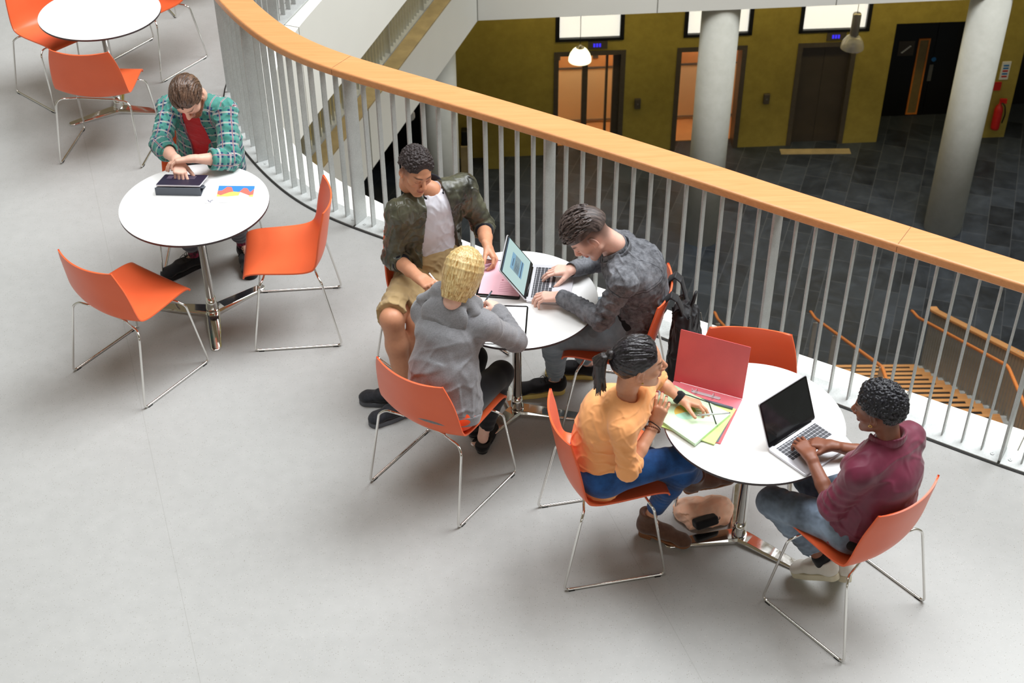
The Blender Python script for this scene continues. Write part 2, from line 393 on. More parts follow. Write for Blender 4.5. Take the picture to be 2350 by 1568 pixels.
# lit windows over the lifts
for i, (a, b) in enumerate(WINS):
    bm = bmesh.new(); wbox(bm, a, b, -6.71, -6.66, -.02, .12); wbox(bm, a, a + .07, -6.71, -4.66, -.02, .12); wbox(bm, b - .07, b, -6.71, -4.66, -.02, .12)
    o = struct('window_%d' % (i + 1), bm, 'black')
    bm = bmesh.new(); wbox(bm, a + .07, b - .07, -6.66, -4.66, .05, .08); build('pane', bm, 'lit_window', o)
# lifts
for i, (a, b) in enumerate(LIFTS):
    bm = bmesh.new(); f = .085
    wbox(bm, a, a + f, ZG, ZH, -.015, .32); wbox(bm, b - f, b, ZG, ZH, -.015, .32); wbox(bm, a + f, b - f, ZH - f, ZH, -.015, .32)
    o = struct('door_%d' % (i + 1), bm, 'dark_metal')
    bm = bmesh.new()
    if i == 2:
        wbox(bm, a + f, (a + b) / 2 - .003, ZG, ZH - f, .12, .16); wbox(bm, (a + b) / 2 + .003, b - f, ZG, ZH - f, .12, .16); build('door_leaf', bm, 'door_dark', o)
    else:
        wbox(bm, a - .15, b + .15, ZG, ZG + .02, .3, 1.2, 1); wbox(bm, a - .15, b + .15, ZG, ZG + 1.18, 1.1, 1.18); wbox(bm, a - .15, b + .15, ZG + 1.2, ZH + .2, 1.1, 1.18, 1)
        wbox(bm, a - .15, a - .1, ZG, ZG + 1.18, .3, 1.1); wbox(bm, a - .15, a - .1, ZG + 1.2, ZH + .2, .3, 1.1, 1)
        wbox(bm, b + .1, b + .15, ZG, ZG + 1.18, .3, 1.1); wbox(bm, b + .1, b + .15, ZG + 1.2, ZH + .2, .3, 1.1, 1); wbox(bm, a - .15, b + .15, ZH + .2, ZH + .25, .3, 1.18)
        build('lift_car_lining', bm, ['peach', 'lift_wood'], o)
        bm = bmesh.new(); wbox(bm, a - .1, b + .1, ZG + .06, ZG + .09, 1.07, 1.1); wbox(bm, a - .1, b + .1, ZG + 1.165, ZG + 1.195, 1.08, 1.1); build('lift_rail', bm, 'alu', o)
        bm = bmesh.new(); wbox(bm, a + .12, a + .22, ZG + 1.36, ZG + 1.52, 1.08, 1.1); wbox(bm, b - .45, b - .35, ZG + 1.38, ZG + 1.54, 1.08, 1.1); build('notice_plate', bm, 'dark_metal', o)
        if i == 0:
            bm = bmesh.new(); wbox(bm, 1.30, 1.40, ZG, ZH - f, .12, .2); wbox(bm, 1.72, 1.76, ZG, ZH - f, .12, .2); wbox(bm, 1.85, 1.965, ZG, ZH - f, .12, .2); build('glass_door_edge', bm, 'dark_metal', o)
        ld = bpy.data.lights.new('lift_ceiling_light', 'AREA'); ld.energy = 20 if i == 0 else 15; ld.size = .9; ld.color = (1, .84, .60) if i == 0 else (1, .78, .60)
        lo = bpy.data.objects.new('lift_ceiling_light', ld); COL.objects.link(lo); p = wp((a + b) / 2, .7); lo.location = (p.x, p.y, ZH + .15)
    bm = bmesh.new(); c = (a + b) / 2; wbox(bm, c - .04, c + .30, ZH + .04, ZH + .19, -.02, .0)
    sgn = build('lift_display', bm, 'dark_metal'); _own(sgn, ['small floor display with blue digits over the lit lift', 'small floor display with blue digits over the lift behind the column', 'small floor display with blue digits over the closed dark lift'][i], 'display')
    bm = bmesh.new()
    for k in range(3): wbox(bm, c + .05 + k * .05, c + .085 + k * .05, ZH + .08, ZH + .15, -.024, -.019)
    build('digits', bm, 'blue_led', sgn)
for x, lb in ((2.30, 'grey lift call button box between the lit lift and the round column'), (4.65, 'grey lift call button box beside the closed dark lift')):
    bm = bmesh.new(); wbox(bm, x - .055, x + .055, ZG + .92, ZG + 1.12, -.06, 0); o = build('call_button_box', bm, 'dark_metal', bevel=.01); _own(o, lb, 'button box', 'lift call buttons')
    bm = bmesh.new(); wbox(bm, x - .015, x + .015, ZG + 1.01, ZG + 1.04, -.066, -.06); build('button', bm, 'alu', o)
# black double door in the recess, its wood-framed vision panel, push plate and signs
bm = bmesh.new(); wbox(bm, 6.84, 7.96, ZG + .0, ZR - .02, .93, .99); wbox(bm, 7.97, 8.77, ZG, ZR - .02, .93, .99)
o = struct('door_4', bm, 'black_glass')
bm = bmesh.new()
for a, b, c_, d_ in ((7.60, 7.63, -8.97, -7.38), (7.79, 7.82, -8.97, -7.38), (7.63, 7.79, -8.97, -8.94), (7.63, 7.79, -7.41, -7.38)): wbox(bm, a + .03, b + .03, c_, d_, .905, .93)
build('panel_frame', bm, 'orange_trim', o)
bm = bmesh.new(); wbox(bm, 7.66, 7.82, -8.94, -7.41, .915, .93); build('vision_panel', bm, 'amber_glass', o)
bm = bmesh.new(); wbox(bm, 7.93, 8.0, -8.27, -7.93, .92, .93); build('push_plate', bm, 'alu', o)
bm = bmesh.new(); lathe(bm, [(.045, 0), (.045, .01)], 20); bmesh.ops.transform(bm, matrix=WM @ Matrix.Translation((wx(7.985), .93, -7.82)) @ Matrix.Rotation(PI / 2, 4, 'X'), verts=bm.verts)
build('round_sign', bm, 'blue', o)
bm = bmesh.new(); wbox(bm, 7.27, 7.57, -7.72, -7.42, .92, .93, 0)
for k in range(6): wbox(bm, 7.335 + k * .027, 7.372 + k * .027, -7.66 + k * .024, -7.635 + k * .024, .912, .92, 1)
build('stairs_sign', bm, ['door_dark', 'white'], o)
# fire point at the right end of the wall
bm = bmesh.new(); wbox(bm, 8.90, 9.06, -7.78, -7.42, -.015, 0, 0)
for k, m in enumerate((2, 2, 1, 2, 1)): wbox(bm, 8.93, 9.03, -7.51 - k * .055, -7.48 - k * .055, -.02, -.015, m)
o = build('fire_notice', bm, ['white', 'red', 'blue']); _own(o, 'white notice with red and blue lines on the olive wall above the extinguisher', 'notice')
bm = bmesh.new(); wbox(bm, 8.84, 8.97, -8.0, -7.83, -.015, 0, 0); o = build('fire_sign', bm, 'red'); _own(o, 'small square red sign directly under the white notice', 'sign')
p = wp(8.98, -.12); t = thing('fire_extinguisher', 'red fire extinguisher hanging on the olive wall by the far column', 'fire extinguisher', (p.x, p.y, 0))
bm = bmesh.new(); lathe(bm, [(.05, -8.75), (.075, -8.74), (.08, -8.7), (.08, -8.34), (.06, -8.27), (.025, -8.23), (.02, -8.18)], 20); build('cylinder_body', bm, 'red', t, smooth=True)
bm = bmesh.new(); box(bm, -.02, -.05, -8.19, .1, .02, -8.16); box(bm, -.02, -.02, -8.15, .11, .02, -8.12); build('handle', bm, 'red', t)
bm = bmesh.new(); tube(bm, round_path([(.0, -.02, -8.17), (.06, -.1, -8.2), (.11, -.07, -8.4), (.1, -.03, -8.6)], .05), .014, 8); build('hose', bm, 'black', t, smooth=True)
# small brass floor socket lid and mat strips
bm = bmesh.new(); box(bm, 4.99, 22.85, ZG, 6.28, 23.03, ZG + .012); o = struct('trim_6', bm, 'tan_stone')
# round concrete columns
for i, (x, y, r_, zt) in enumerate(((-1.13, 19.98, .30, Z1 - .86), (3.22, 20.19, .295, Z1 - .86), (7.38, 20.42, .31, Z1 - .86))):
    bm = bmesh.new(); lathe(bm, [(r_, ZG), (r_, zt)], 48, c=(x, y)); o = build('concrete_column', bm, 'pale_conc', smooth=False)
    o.data.polygons.foreach_set('use_smooth', [len(p_.vertices) == 4 for p_ in o.data.polygons])
    _own(o, kind='structure'); _own(o, ['round concrete column under the white balcony corner', 'round concrete column in front of the lifts', 'round concrete column between the black door and the red extinguisher'][i], 'column')
# near column at the right bottom corner of the view
bm = bmesh.new(); lathe(bm, [(.3, 0), (.3, 9)], 48, c=(1.86, 2.62)); o = build('concrete_column', bm, 'pale_conc')
o.data.polygons.foreach_set('use_smooth', [len(p_.vertices) == 4 for p_ in o.data.polygons]); _own(o, 'round concrete column standing on the upper floor, cut off by the corner of the view', 'column', kind='structure')
# olive pillar and leaflet stand by the back wall
bm = bmesh.new(); box(bm, -.43, 22.42, ZG, -.12, 22.62, ZG + 1.15); o = build('olive_plinth', bm, 'olive_lit_conc', bevel=.01); _own(o, 'low square olive plinth standing against the back wall', 'plinth')
bm = bmesh.new(); box(bm, -.9, 22.3, ZG, -.72, 22.5, ZG + .55); o = build('waste_bin', bm, 'tan_stone', bevel=.01); _own(o, 'slim tan waste bin on the slate floor beside the corner column', 'bin')
bm = bmesh.new(); box(bm, -.88, 22.32, ZG + .55, -.74, 22.48, ZG + .85); build('bin_lid', bm, 'black', o, bevel=.02)

# pendant lamps
def pendant(x, y, zb, lit, label):
    t = thing('pendant_lamp', label, 'pendant lamp', (x, y, zb), group='pendant lamps over the lift lobby')
    bm = bmesh.new(); lathe(bm, [(.19, 0), (.188, .05), (.165, .12), (.12, .19), (.07, .235), (.066, .232), (.116, .186), (.16, .117), (.182, .05), (.184, 0)], 36, cap=False)
    build('glass_shade', bm, 'glass_lit' if lit else 'glass_shade', t, smooth=True)
    if lit:
        bm = bmesh.new(); lathe(bm, [(.001, .06), (.05, .08), (.06, .12), (.04, .17), (.001, .2)], 20, cap=False); build('bulb', bm, 'bulb', t, smooth=True)
    bm = bmesh.new(); lathe(bm, [(.07, .235), (.07 if not lit else .03, .60 if not lit else .27), (.06 if not lit else .02, .62 if not lit else .28), (.001, .62 if not lit else .28)], 28, cap=False); build('lamp_body', bm, 'alu', t, smooth=True)
    bm = bmesh.new(); tube(bm, [(0, 0, .3), (0, 0, (Z1 - .86) - zb)], .006, 6); build('cable', bm, 'black', t)
s = NT('clear_glass_shade'); f = s.noise(20); s.set(Base_Color=(.95, .93, .88, 1), Transmission_Weight=.75, Roughness=s.ramp(f, [(.3, (.1,) * 3), (.7, (.2,) * 3)])); MAT['glass_shade'] = s.m
s = NT('glowing_glass_shade'); f = s.noise(20); s.set(Base_Color=(.95, .93, .8, 1), Transmission_Weight=.4, Roughness=.3, Emission_Color=s.ramp(f, [(.3, (1, .9, .6)), (.7, (1, .94, .68))]), Emission_Strength=.9); MAT['glass_lit'] = s.m
pendant(1.16, 21.5, -6.34, True, 'glowing glass pendant lamp hanging in front of the lit lift')
pendant(5.64, 21.5, -6.15, False, 'unlit glass pendant lamp hanging in front of the closed dark lift')
pendant(-1.62, 19.0, -5.95, False, 'pendant lamp half hidden behind the white balcony edge')

# ------------------------------------------------------------------ stair rising towards the viewer
t = thing('open_stair', 'wide wooden staircase with orange handrails rising from the slate floor', 'staircase', (0, 0, 0))
N, RUN, RISE, X0, X1_, Y0 = 12, .288, .165, 2.98, 6.06, 16.56
bm = bmesh.new(); bk = bmesh.new()
for k in range(N):
    y1 = Y0 - k * RUN; z = ZG + (k + 1) * RISE
    tm = bmesh.new(); box(tm, X0, y1 - .052, z - .028, X1_, y1, z); box(tm, X1_ - .13, y1 - .287, z - .028, X1_, y1 - .052, z)
    build('tread', tm, 'stair_wood', t)
    box(bk, X0 + .01, y1 - RUN - .01, z - .030, X1_ - .13, y1 - .052, z - .010)
build('tread_back', bk, 'black_rubber', t)  # black strip behind each wooden nosing
bm = bmesh.new(); box(bm, X0, 6, ZG + N * RISE - .2, X1_, Y0 - N * RUN, ZG + N * RISE); build('landing', bm, 'stair_wood', t)
bm = bmesh.new()
for k in range(N):
    y1 = Y0 - k * RUN; z = ZG + (k + 1) * RISE
    box(bm, X1_, y1 - RUN, ZG + k * RISE - .15, X1_ + .015, y1 + .0, z - .02)
    box(bm, X1_, y1 - RUN + .02, z - .02, X1_ + .13, y1 - .02, z - .01)
build('stepped_stringer', bm, 'galv', t)
yt = Y0 - N * RUN; zt = ZG + N * RISE
# (x, start y, height above nosing line)
for x in (3.0, 4.42, 5.92):
    bm = bmesh.new(); pts = [(x, Y0 + .33, ZG + .92), (x, Y0 + .27, ZG + .955), (x, Y0, ZG + 1.05), (x, yt + .1, zt + .93), (x, 7, zt + .93)]
    tube(bm, round_path(pts, .08), .022, 12); build('handrail', bm, 'hand_wood', t, smooth=True)
for x in (3.0, 4.42):
    for k in range(4):
        y = Y0 - .05 - k * 1.1; bm = bmesh.new(); z = ZG + max(0, (Y0 - y) / RUN * RISE)
        box(bm, x - .03, y - .012, z, x + .03, y + .012, z + .98); build('handrail_post', bm, 'bar_grey', t)
bm = bmesh.new(); x = X1_ + .02
def slope(y): return ZG + max(0, min(N * RISE, (Y0 - y) / RUN * RISE))
n = 30
V = []
for y, z in ((Y0 + .12, ZG + 1.12), (Y0 - .02, ZG + 1.16), (yt, zt + 1.08), (7, zt + 1.08)):
    V.append([bm.verts.new((x - .0, y, z)), bm.verts.new((x + .12, y, z)), bm.verts.new((x + .12, y, z + .045)), bm.verts.new((x - .0, y, z + .045))])
for p, q in zip(V, V[1:]):
    for k in range(4): bm.faces.new((p[k], p[(k + 1) % 4], q[(k + 1) % 4], q[k]))
bm.faces.new(V[0][::-1]); bm.faces.new(V[-1]); build('cap_rail', bm, 'stair_wood', t, bevel=.01)
bm = bmesh.new(); box(bm, x, 6.9, -.004, x + .1, 7, 0)
bm.free()
bb = bmesh.new(); box(bb, -.0, -.035, 0, .012, .035, 1); bme = bpy.data.meshes.new('stair_bar'); bb.to_mesh(bme); bb.free(); bme.materials.append(MAT['bar_grey'])
y = Y0 + .06; k = 0
while y > 8.5:
    o = bpy.data.objects.new('stair_bar', bme); COL.objects.link(o); o.parent = t; z0 = slope(y) - .1; o.location = (x + .05, y, z0); o.scale = (1, 1, slope(y) + 1.12 - z0); y -= .095
# ------------------------------------------------------------------ chairs
def shell_mesh():
    """one-piece seat and back: profile along v (front edge -> seat -> bend -> back top), curved across u"""
    # profile points (forward, z) and half width, side lift, back bulge
    K = [(.245, .438, .205, .000), (.232, .452, .209, .004), (.18, .456, .214, .010), (.08, .449, .222, .016), (-.02, .443, .230, .022), (-.09, .443, .236, .030),
         (-.142, .455, .240, .040), (-.175, .487, .240, .046), (-.196, .54, .238, .050), (-.210, .61, .232, .051), (-.223, .68, .222, .050), (-.235, .74, .208, .047), (-.244, .79, .192, .044), (-.2455, .797, .188, .043)]
    K = np.array(K); t = np.linspace(0, 1, len(K)); T = np.linspace(0, 1, 44)
    cs = []
    for j in range(4):
        p = catmull([(a, b) for a, b in zip(t * 10, K[:, j] * 10)], .12); cs.append(np.interp(T * 10, p[:, 0], p[:, 1]) / 10)
    nu = 24; V = []; F = []
    for i in range(len(T)):
        f, z, hw, c = cs[0][i], cs[1][i], cs[2][i], cs[3][i]
        # local profile direction -> normal (pointing up / forward)
        a, b = max(0, i - 1), min(len(T) - 1, i + 1)
        d = np.array([cs[0][b] - cs[0][a], cs[1][b] - cs[1][a]]); d /= np.linalg.norm(d); n = np.array([d[1], -d[0]])
        if n[1] < 0 and abs(n[1]) > abs(n[0]): n = -n
        if T[i] > .5 and n[0] < 0: n = -n
        for k in range(nu + 1):
            u = -1 + 2 * k / nu; w = (abs(u) ** 2.1) * c
            V.append((u * hw, f + n[0] * w, z + n[1] * w))
    for i in range(len(T) - 1):
        for k in range(nu):
            a = i * (nu + 1) + k; F.append((a, a + 1, a + nu + 2, a + nu + 1))
    me = bpy.data.meshes.new('seat_shell'); me.from_pydata(V, [], F); me.update(); return me
SH = shell_mesh()
SH.materials.append(MAT['shell'])
SH.polygons.foreach_set('use_smooth', [True] * len(SH.polygons))
def side_loop(sx):
    bm = bmesh.new(); s = sx
    pts = [(s * .12, .135, .428), (s * .215, .150, .430), (s * .243, .168, .408), (s * .268, .236, .007), (s * .268, -.236, .007), (s * .243, -.158, .408), (s * .215, -.140, .430), (s * .12, -.118, .428)]
    tube(bm, round_path(pts, .028, 5), .0062, 10)
    bmesh.ops.recalc_face_normals(bm, faces=bm.faces); me = bpy.data.meshes.new('sled_leg'); bm.to_mesh(me); bm.free(); me.materials.append(MAT['chrome']); me.polygons.foreach_set('use_smooth', [True] * len(me.polygons)); return me
LOOPS = [side_loop(1), side_loop(-1)]
bm = bmesh.new()
for y in (.13, -.113): tube(bm, [(-.12, y, .427), (.12, y, .427)], .0062, 8)
box(bm, -.13, -.05, .430, .13, .07, .436)
XB = bpy.data.meshes.new('cross_bar'); bmesh.ops.recalc_face_normals(bm, faces=bm.faces); bm.to_mesh(XB); bm.free(); XB.materials.append(MAT['chrome'])
def glide_mesh():
    R_ = []
    for sx in (1, -1):
        for y in (.2, -.2):
            bm = bmesh.new(); box(bm, sx * .268 - .008, y - .014, 0, sx * .268 + .008, y + .014, .004)
            me = bpy.data.meshes.new('glide'); bm.to_mesh(me); bm.free(); me.materials.append(MAT['black_rubber']); R_.append(me)
    return R_
GL = glide_mesh()
def kid(nm, me, t):
    o = bpy.data.objects.new(nm, me); COL.objects.link(o); o.parent = t; return o
def chair(c, f, label):
    t = thing('shell_chair', label, 'chair', (c[0], c[1], 0), math.atan2(f[1], f[0]) - PI / 2, 'orange sled-base chairs')
    o = kid('seat_shell', SH, t); md = o.modifiers.new('s', 'SOLIDIFY'); md.thickness = .0085; md.offset = -1; md2 = o.modifiers.new('b', 'BEVEL'); md2.width = .0025; md2.segments = 2; md2.limit_method = 'ANGLE'
    for L in LOOPS: kid('sled_leg', L, t)
    kid('cross_bar', XB, t); [kid('glide', g_, t) for g_ in GL]; return t
CH = dict(A=((-1.984, 5.939), (.569, .822)), B=((-1.182, 6.351), (-.996, -.092)), C=((1.462, 4.266), (-.623, .782)), D=((-.34, 5.071), (.583, .812)), E=((.40, 4.644), (.98, .2)),
          F=((.530, 5.585), (-.976, .215)), G=((-2.619, 8.207), (.105, .994)), H=((-.367, 6.0), (.67, -.74)), I=((1.063, 4.983), (-.165, -.986)), J=((-1.762, 6.985), (.06, -.998)),
          K=((-2.42, 10.44), (-.5, .87)), L=((-3.10, 9.02), (.75, -.66)), M=((-2.55, 9.43), (-.55, -.83)))
LB = dict(A='empty orange shell chair on the camera side of the table with the tablet', B='empty orange shell chair beside the table with the tablet, close to the railing',
          C='orange shell chair under the person in the maroon jacket', D='orange shell chair under the person in the grey hoodie', E='orange shell chair under the woman in the orange blouse',
          F='orange shell chair with a black backpack hung on its back', G='empty orange shell chair pushed up to the cut-off table, behind the man in plaid', H='orange shell chair under the man in the bomber jacket',
          I='empty orange shell chair facing the camera behind the open red folder', J='orange shell chair under the man in the plaid shirt', K='orange chair cut off by the top edge, only one sled leg shows near the railing',
          L='orange chair at the far side of the cut-off table, almost hidden by the tabletop', M='orange chair pushed under the cut-off table with one sled leg sticking out')
for k in CH: chair(*CH[k], LB[k])

# ------------------------------------------------------------------ tables
def star_arm(a):
    bm = bmesh.new(); ca, sa = math.cos(a), math.sin(a)
    def P_(u, v, z): return bm.verts.new((u * ca - v * sa, u * sa + v * ca, z))
    sec = [(0.0, .042, .030), (.06, .040, .030), (.2, .0345, .020), (.33, .028, .012), (.345, .022, .011), (.352, .010, .010)]
    R = [[P_(u, -w, .001), P_(u, w, .001), P_(u, w, z * .6), P_(u, w * .8, z), P_(u, -w * .8, z), P_(u, -w, z * .6)] for u, w, z in sec]
    for A, B in zip(R, R[1:]):
        for k in range(6): bm.faces.new((A[k], A[(k + 1) % 6], B[(k + 1) % 6], B[k]))
    bm.faces.new(R[0][::-1]); bm.faces.new(R[-1]); return bm
def table(c, angs, label, R=.3936):
    t = thing('round_table', label, 'table', (c[0], c[1], 0), 0, 'round white cafe tables')
    bm = bmesh.new(); lathe(bm, [(R - .002, .7285), (R - .0005, .73), (R - .003, .7308)], 96); top = build('tabletop', bm, 'table_white', t)
    bm = bmesh.new(); lathe(bm, [(R - .004, .7165), (R, .718), (R, .7287)], 96); build('edge_band', bm, 'edge', top)
    bm = bmesh.new(); lathe(bm, [(.031, .07), (.0235, .11), (.0235, .70), (.05, .705), (.05, .716)], 32); build('column', bm, 'chrome', t, smooth=True, bevel=0)
    bm = bmesh.new(); lathe(bm, [(.036, .02), (.034, .045), (.031, .07), (.0245, .115)], 32); build('collar', bm, 'chrome', t, smooth=True)
    for a in angs: build('base_foot', star_arm(math.radians(a)), 'chrome', t, bevel=.002)
    return t
T1, T2, T3, T0 = (-1.675, 6.41), (.024, 5.555), (1.047, 4.655), (-2.677, 8.697)
table(T1, (44, -78, 170), 'round white table with a tablet and a printed chart on it')
table(T2, (-9, -130, 110), 'round white table with the silver laptop and pink sheet, shared by three people')
table(T3, (-38, 187, 82), 'round white table with the red ring binder and green folders')
table(T0, (-5, 213, 100), 'empty round white table cut off by the top edge of the picture')
# ------------------------------------------------------------------ sculpting: distance fields on a grid, surfaced into quads
def V3(p): return np.array(p, float)
def nrm(v): v = V3(v); return v / max(1e-9, np.linalg.norm(v))
_rng = np.random.RandomState(11)
_WK = [(_rng.randn(3), _rng.rand() * 6.28) for _ in range(24)]
def wnoise(X, Y, Z, f, n=6, o=0):
    s = 0
    for k, ph in _WK[o:o + n]:
        k = k / np.linalg.norm(k) * f * (.6 + .8 * ((ph * 7) % 1)); s = s + np.sin(k[0] * X + k[1] * Y + k[2] * Z + ph + 1.3 * np.sin(.6 * f * (X * k[1] - Y * k[2]) / f + ph))
    return s / (n * .5) ** .5
class Sdf:
    def __init__(s, lo, hi, h):
        s.lo = V3(lo); s.h = h; s.n = np.ceil((V3(hi) - s.lo) / h).astype(int) + 1
        s.ax = [(s.lo[i] + h * np.arange(s.n[i])).astype(np.float32) for i in range(3)]
        s.d = np.full(tuple(s.n), .5, np.float32)
    def win(s, lo, hi):
        a = np.clip(np.floor((V3(lo) - s.lo) / s.h).astype(int), 0, s.n); b = np.clip(np.ceil((V3(hi) - s.lo) / s.h).astype(int) + 1, 0, s.n)
        if (b <= a).any(): return None
        sl = tuple(slice(int(i), int(j)) for i, j in zip(a, b))
        return sl, s.ax[0][sl[0]][:, None, None], s.ax[1][sl[1]][None, :, None], s.ax[2][sl[2]][None, None, :]
    def comb(s, sl, q, op, k):
        d = s.d[sl]; q = q.astype(np.float32)
        if op == 'add':
            if k > 0: h = np.maximum(k - np.abs(d - q), 0) / k; r = np.minimum(d, q) - h * h * k * .25
            else: r = np.minimum(d, q)
        elif op == 'sub':
            q = -q
            if k > 0: h = np.maximum(k - np.abs(d - q), 0) / k; r = np.maximum(d, q) + h * h * k * .25
            else: r = np.maximum(d, q)
        else:
            if k > 0: h = np.maximum(k - np.abs(d - q), 0) / k; r = np.maximum(d, q) + h * h * k * .25
            else: r = np.maximum(d, q)
        s.d[sl] = r
    def ell(s, c, r, R=None, op='add', k=.01):
        """ellipsoid; R: rows are its axes"""
        c = V3(c); r = V3(r) * np.ones(3); pad = r.max() + k + 3 * s.h; w = s.win(c - pad, c + pad)
        if w is None: return
        sl, X, Y, Z = w; X = X - c[0]; Y = Y - c[1]; Z = Z - c[2]
        if R is None: a = (X, Y, Z)
        else: a = [v[0] * X + v[1] * Y + v[2] * Z for v in R]
        k0 = np.sqrt(sum((q / ri) ** 2 for q, ri in zip(a, r))) + 1e-6; k1 = np.sqrt(sum((q / ri ** 2) ** 2 for q, ri in zip(a, r))) + 1e-6
        s.comb(sl, k0 * (k0 - 1) / k1, op, k)
    def cone(s, a, b, ra, rb, u=None, op='add', k=.01, fold=None, wr=0, flat=False):
        """tapered limb from a to b; ra, rb: radius or (along u, across); fold=(amp, wavelength, t0, width, phase); wr: wrinkle noise"""
        a = V3(a); b = V3(b); ra = np.ones(2) * ra; rb = np.ones(2) * rb; L = np.linalg.norm(b - a) + 1e-9; ax = (b - a) / L
        m = max(ra.max(), rb.max()) + k + 3 * s.h + .012; w = s.win(np.minimum(a, b) - m, np.maximum(a, b) + m)
        if w is None: return
        sl, X, Y, Z = w; X = X - a[0]; Y = Y - a[1]; Z = Z - a[2]
        tt = (X * ax[0] + Y * ax[1] + Z * ax[2]); t = np.clip(tt / L, 0, 1)
        if u is None: u = np.cross(ax, (0.1, .2, 1.)); 
        u = V3(u); u = u - ax * (u @ ax); u = nrm(u); v = np.cross(ax, u)
        qu = X * u[0] + Y * u[1] + Z * u[2]; qv = X * v[0] + Y * v[1] + Z * v[2]; ql = tt - t * L
        r1 = ra[0] + (rb[0] - ra[0]) * t; r2 = ra[1] + (rb[1] - ra[1]) * t
        if fold is not None:
            for f in (fold if isinstance(fold, list) else [fold]):
                A, lam, t0, wd, ph = f; ang = np.arctan2(qv, qu)
                g = A * np.sin(2 * PI * (t * L / lam) + ph + 1.1 * np.sin(ang + ph) + .7 * np.sin(2 * ang + 2 * ph)) * np.exp(-((t - t0) / wd) ** 2) * (.6 + .4 * np.sin(ang * 1 + ph * 3))
                r1 = r1 + g; r2 = r2 + g
        rm = np.minimum(r1, r2)
        if flat: ql = ql * 3
        k0 = np.sqrt((qu / r1) ** 2 + (qv / r2) ** 2 + (ql / rm) ** 2) + 1e-6; k1 = np.sqrt((qu / r1 ** 2) ** 2 + (qv / r2 ** 2) ** 2 + (ql / rm ** 2) ** 2) + 1e-6
        q = k0 * (k0 - 1) / k1
        if wr: q = q + wr * wnoise(X, Y, Z, 40)
        s.comb(sl, q, op, k)
    def path(s, pts, rs, u=None, op='add', k=.01, **kw):
        for i in range(len(pts) - 1): s.cone(pts[i], pts[i + 1], rs[i], rs[i + 1], u=u, op=op, k=k, **kw)
    def plane(s, p, n, op='int', k=.0, lo=None, hi=None):
        """keep the side the normal points away from (int)"""
        n = nrm(n); p = V3(p); w = s.win(s.lo if lo is None else lo, (s.lo + s.h * s.n) if hi is None else hi)
        if w is None: return
        sl, X, Y, Z = w; s.comb(sl, (X - p[0]) * n[0] + (Y - p[1]) * n[1] + (Z - p[2]) * n[2] + 0 * (X + Y + Z), op, k)
    def fn(s, f, op='add', k=.0, lo=None, hi=None):
        w = s.win(s.lo if lo is None else lo, (s.lo + s.h * s.n) if hi is None else hi)
        if w is None: return
        sl, X, Y, Z = w; s.comb(sl, f(X, Y, Z), op, k)
    def wrinkle(s, amp, f, o=0, n=8, dirs=None):
        """cloth folds: long soft ridges along the given directions, fading in and out over the surface"""
        band = np.abs(s.d) < .02 + amp
        idx = np.nonzero(band); X = s.ax[0][idx[0]]; Y = s.ax[1][idx[1]]; Z = s.ax[2][idx[2]]
        if dirs is None:
            w = wnoise(X, Y, Z, f * 3.2, 5, o); s.d[idx] += (amp * w * .5).astype(np.float32); return
        tot = 0
        for i, dd in enumerate(dirs):
            dd = nrm(dd); al = X * dd[0] + Y * dd[1] + Z * dd[2]; st = .72
            x, y, z = X - st * al * dd[0], Y - st * al * dd[1], Z - st * al * dd[2]
            q = wnoise(x, y, z, f * 3.4, 5, (o + 4 * i) % 18) + .35 * wnoise(X, Y, Z, f * 1.3, 4, (o + 9) % 18)
            m = np.clip(.5 + .8 * wnoise(X, Y, Z, f * .8, 4, (o + 3 + 5 * i) % 18), 0, 1)
            tot = tot + m * (np.exp(-(q / .45) ** 2) - .45)
        s.d[idx] += (-amp * .9 * tot + amp * .12 * wnoise(X, Y, Z, f * 7, n, (o + 5) % 14)).astype(np.float32)
    def mesh(s, sm=1):
        # pad so the surface is closed at the border
        s.d[0] = s.d[-1] = .5; s.d[:, 0] = s.d[:, -1] = .5; s.d[:, :, 0] = s.d[:, :, -1] = .5
        m = np.clip(s.d, -4 * s.h, 4 * s.h)
        g = openvdb.FloatGrid(4 * s.h); g.copyFromArray(np.ascontiguousarray(m), tolerance=0.0)
        p, q = g.convertToQuads(isovalue=0.0)
        p = p.astype(np.float64) * s.h + s.lo
        q = q[:, ::-1].astype(np.int64)
        # keep orientation outward
        a = p[q[:, 0]]; b = p[q[:, 1]]; c = p[q[:, 2]]
        if np.einsum('ij,ij->i', a, np.cross(b, c)).sum() < 0: q = q[:, ::-1]
        for _ in range(sm): p = smooth_pts(p, q)
        return p, q
def smooth_pts(p, q, lam=.5):
    acc = np.zeros_like(p); cnt = np.zeros(len(p))
    for i, j in ((0, 1), (1, 2), (2, 3), (3, 0)):
        for a, b in ((q[:, i], q[:, j]), (q[:, j], q[:, i])):
            for c in range(3): acc[:, c] += np.bincount(a, p[b, c], len(p))
            cnt += np.bincount(a, minlength=len(p))
    return p * (1 - lam) + lam * acc / np.maximum(cnt, 1)[:, None]
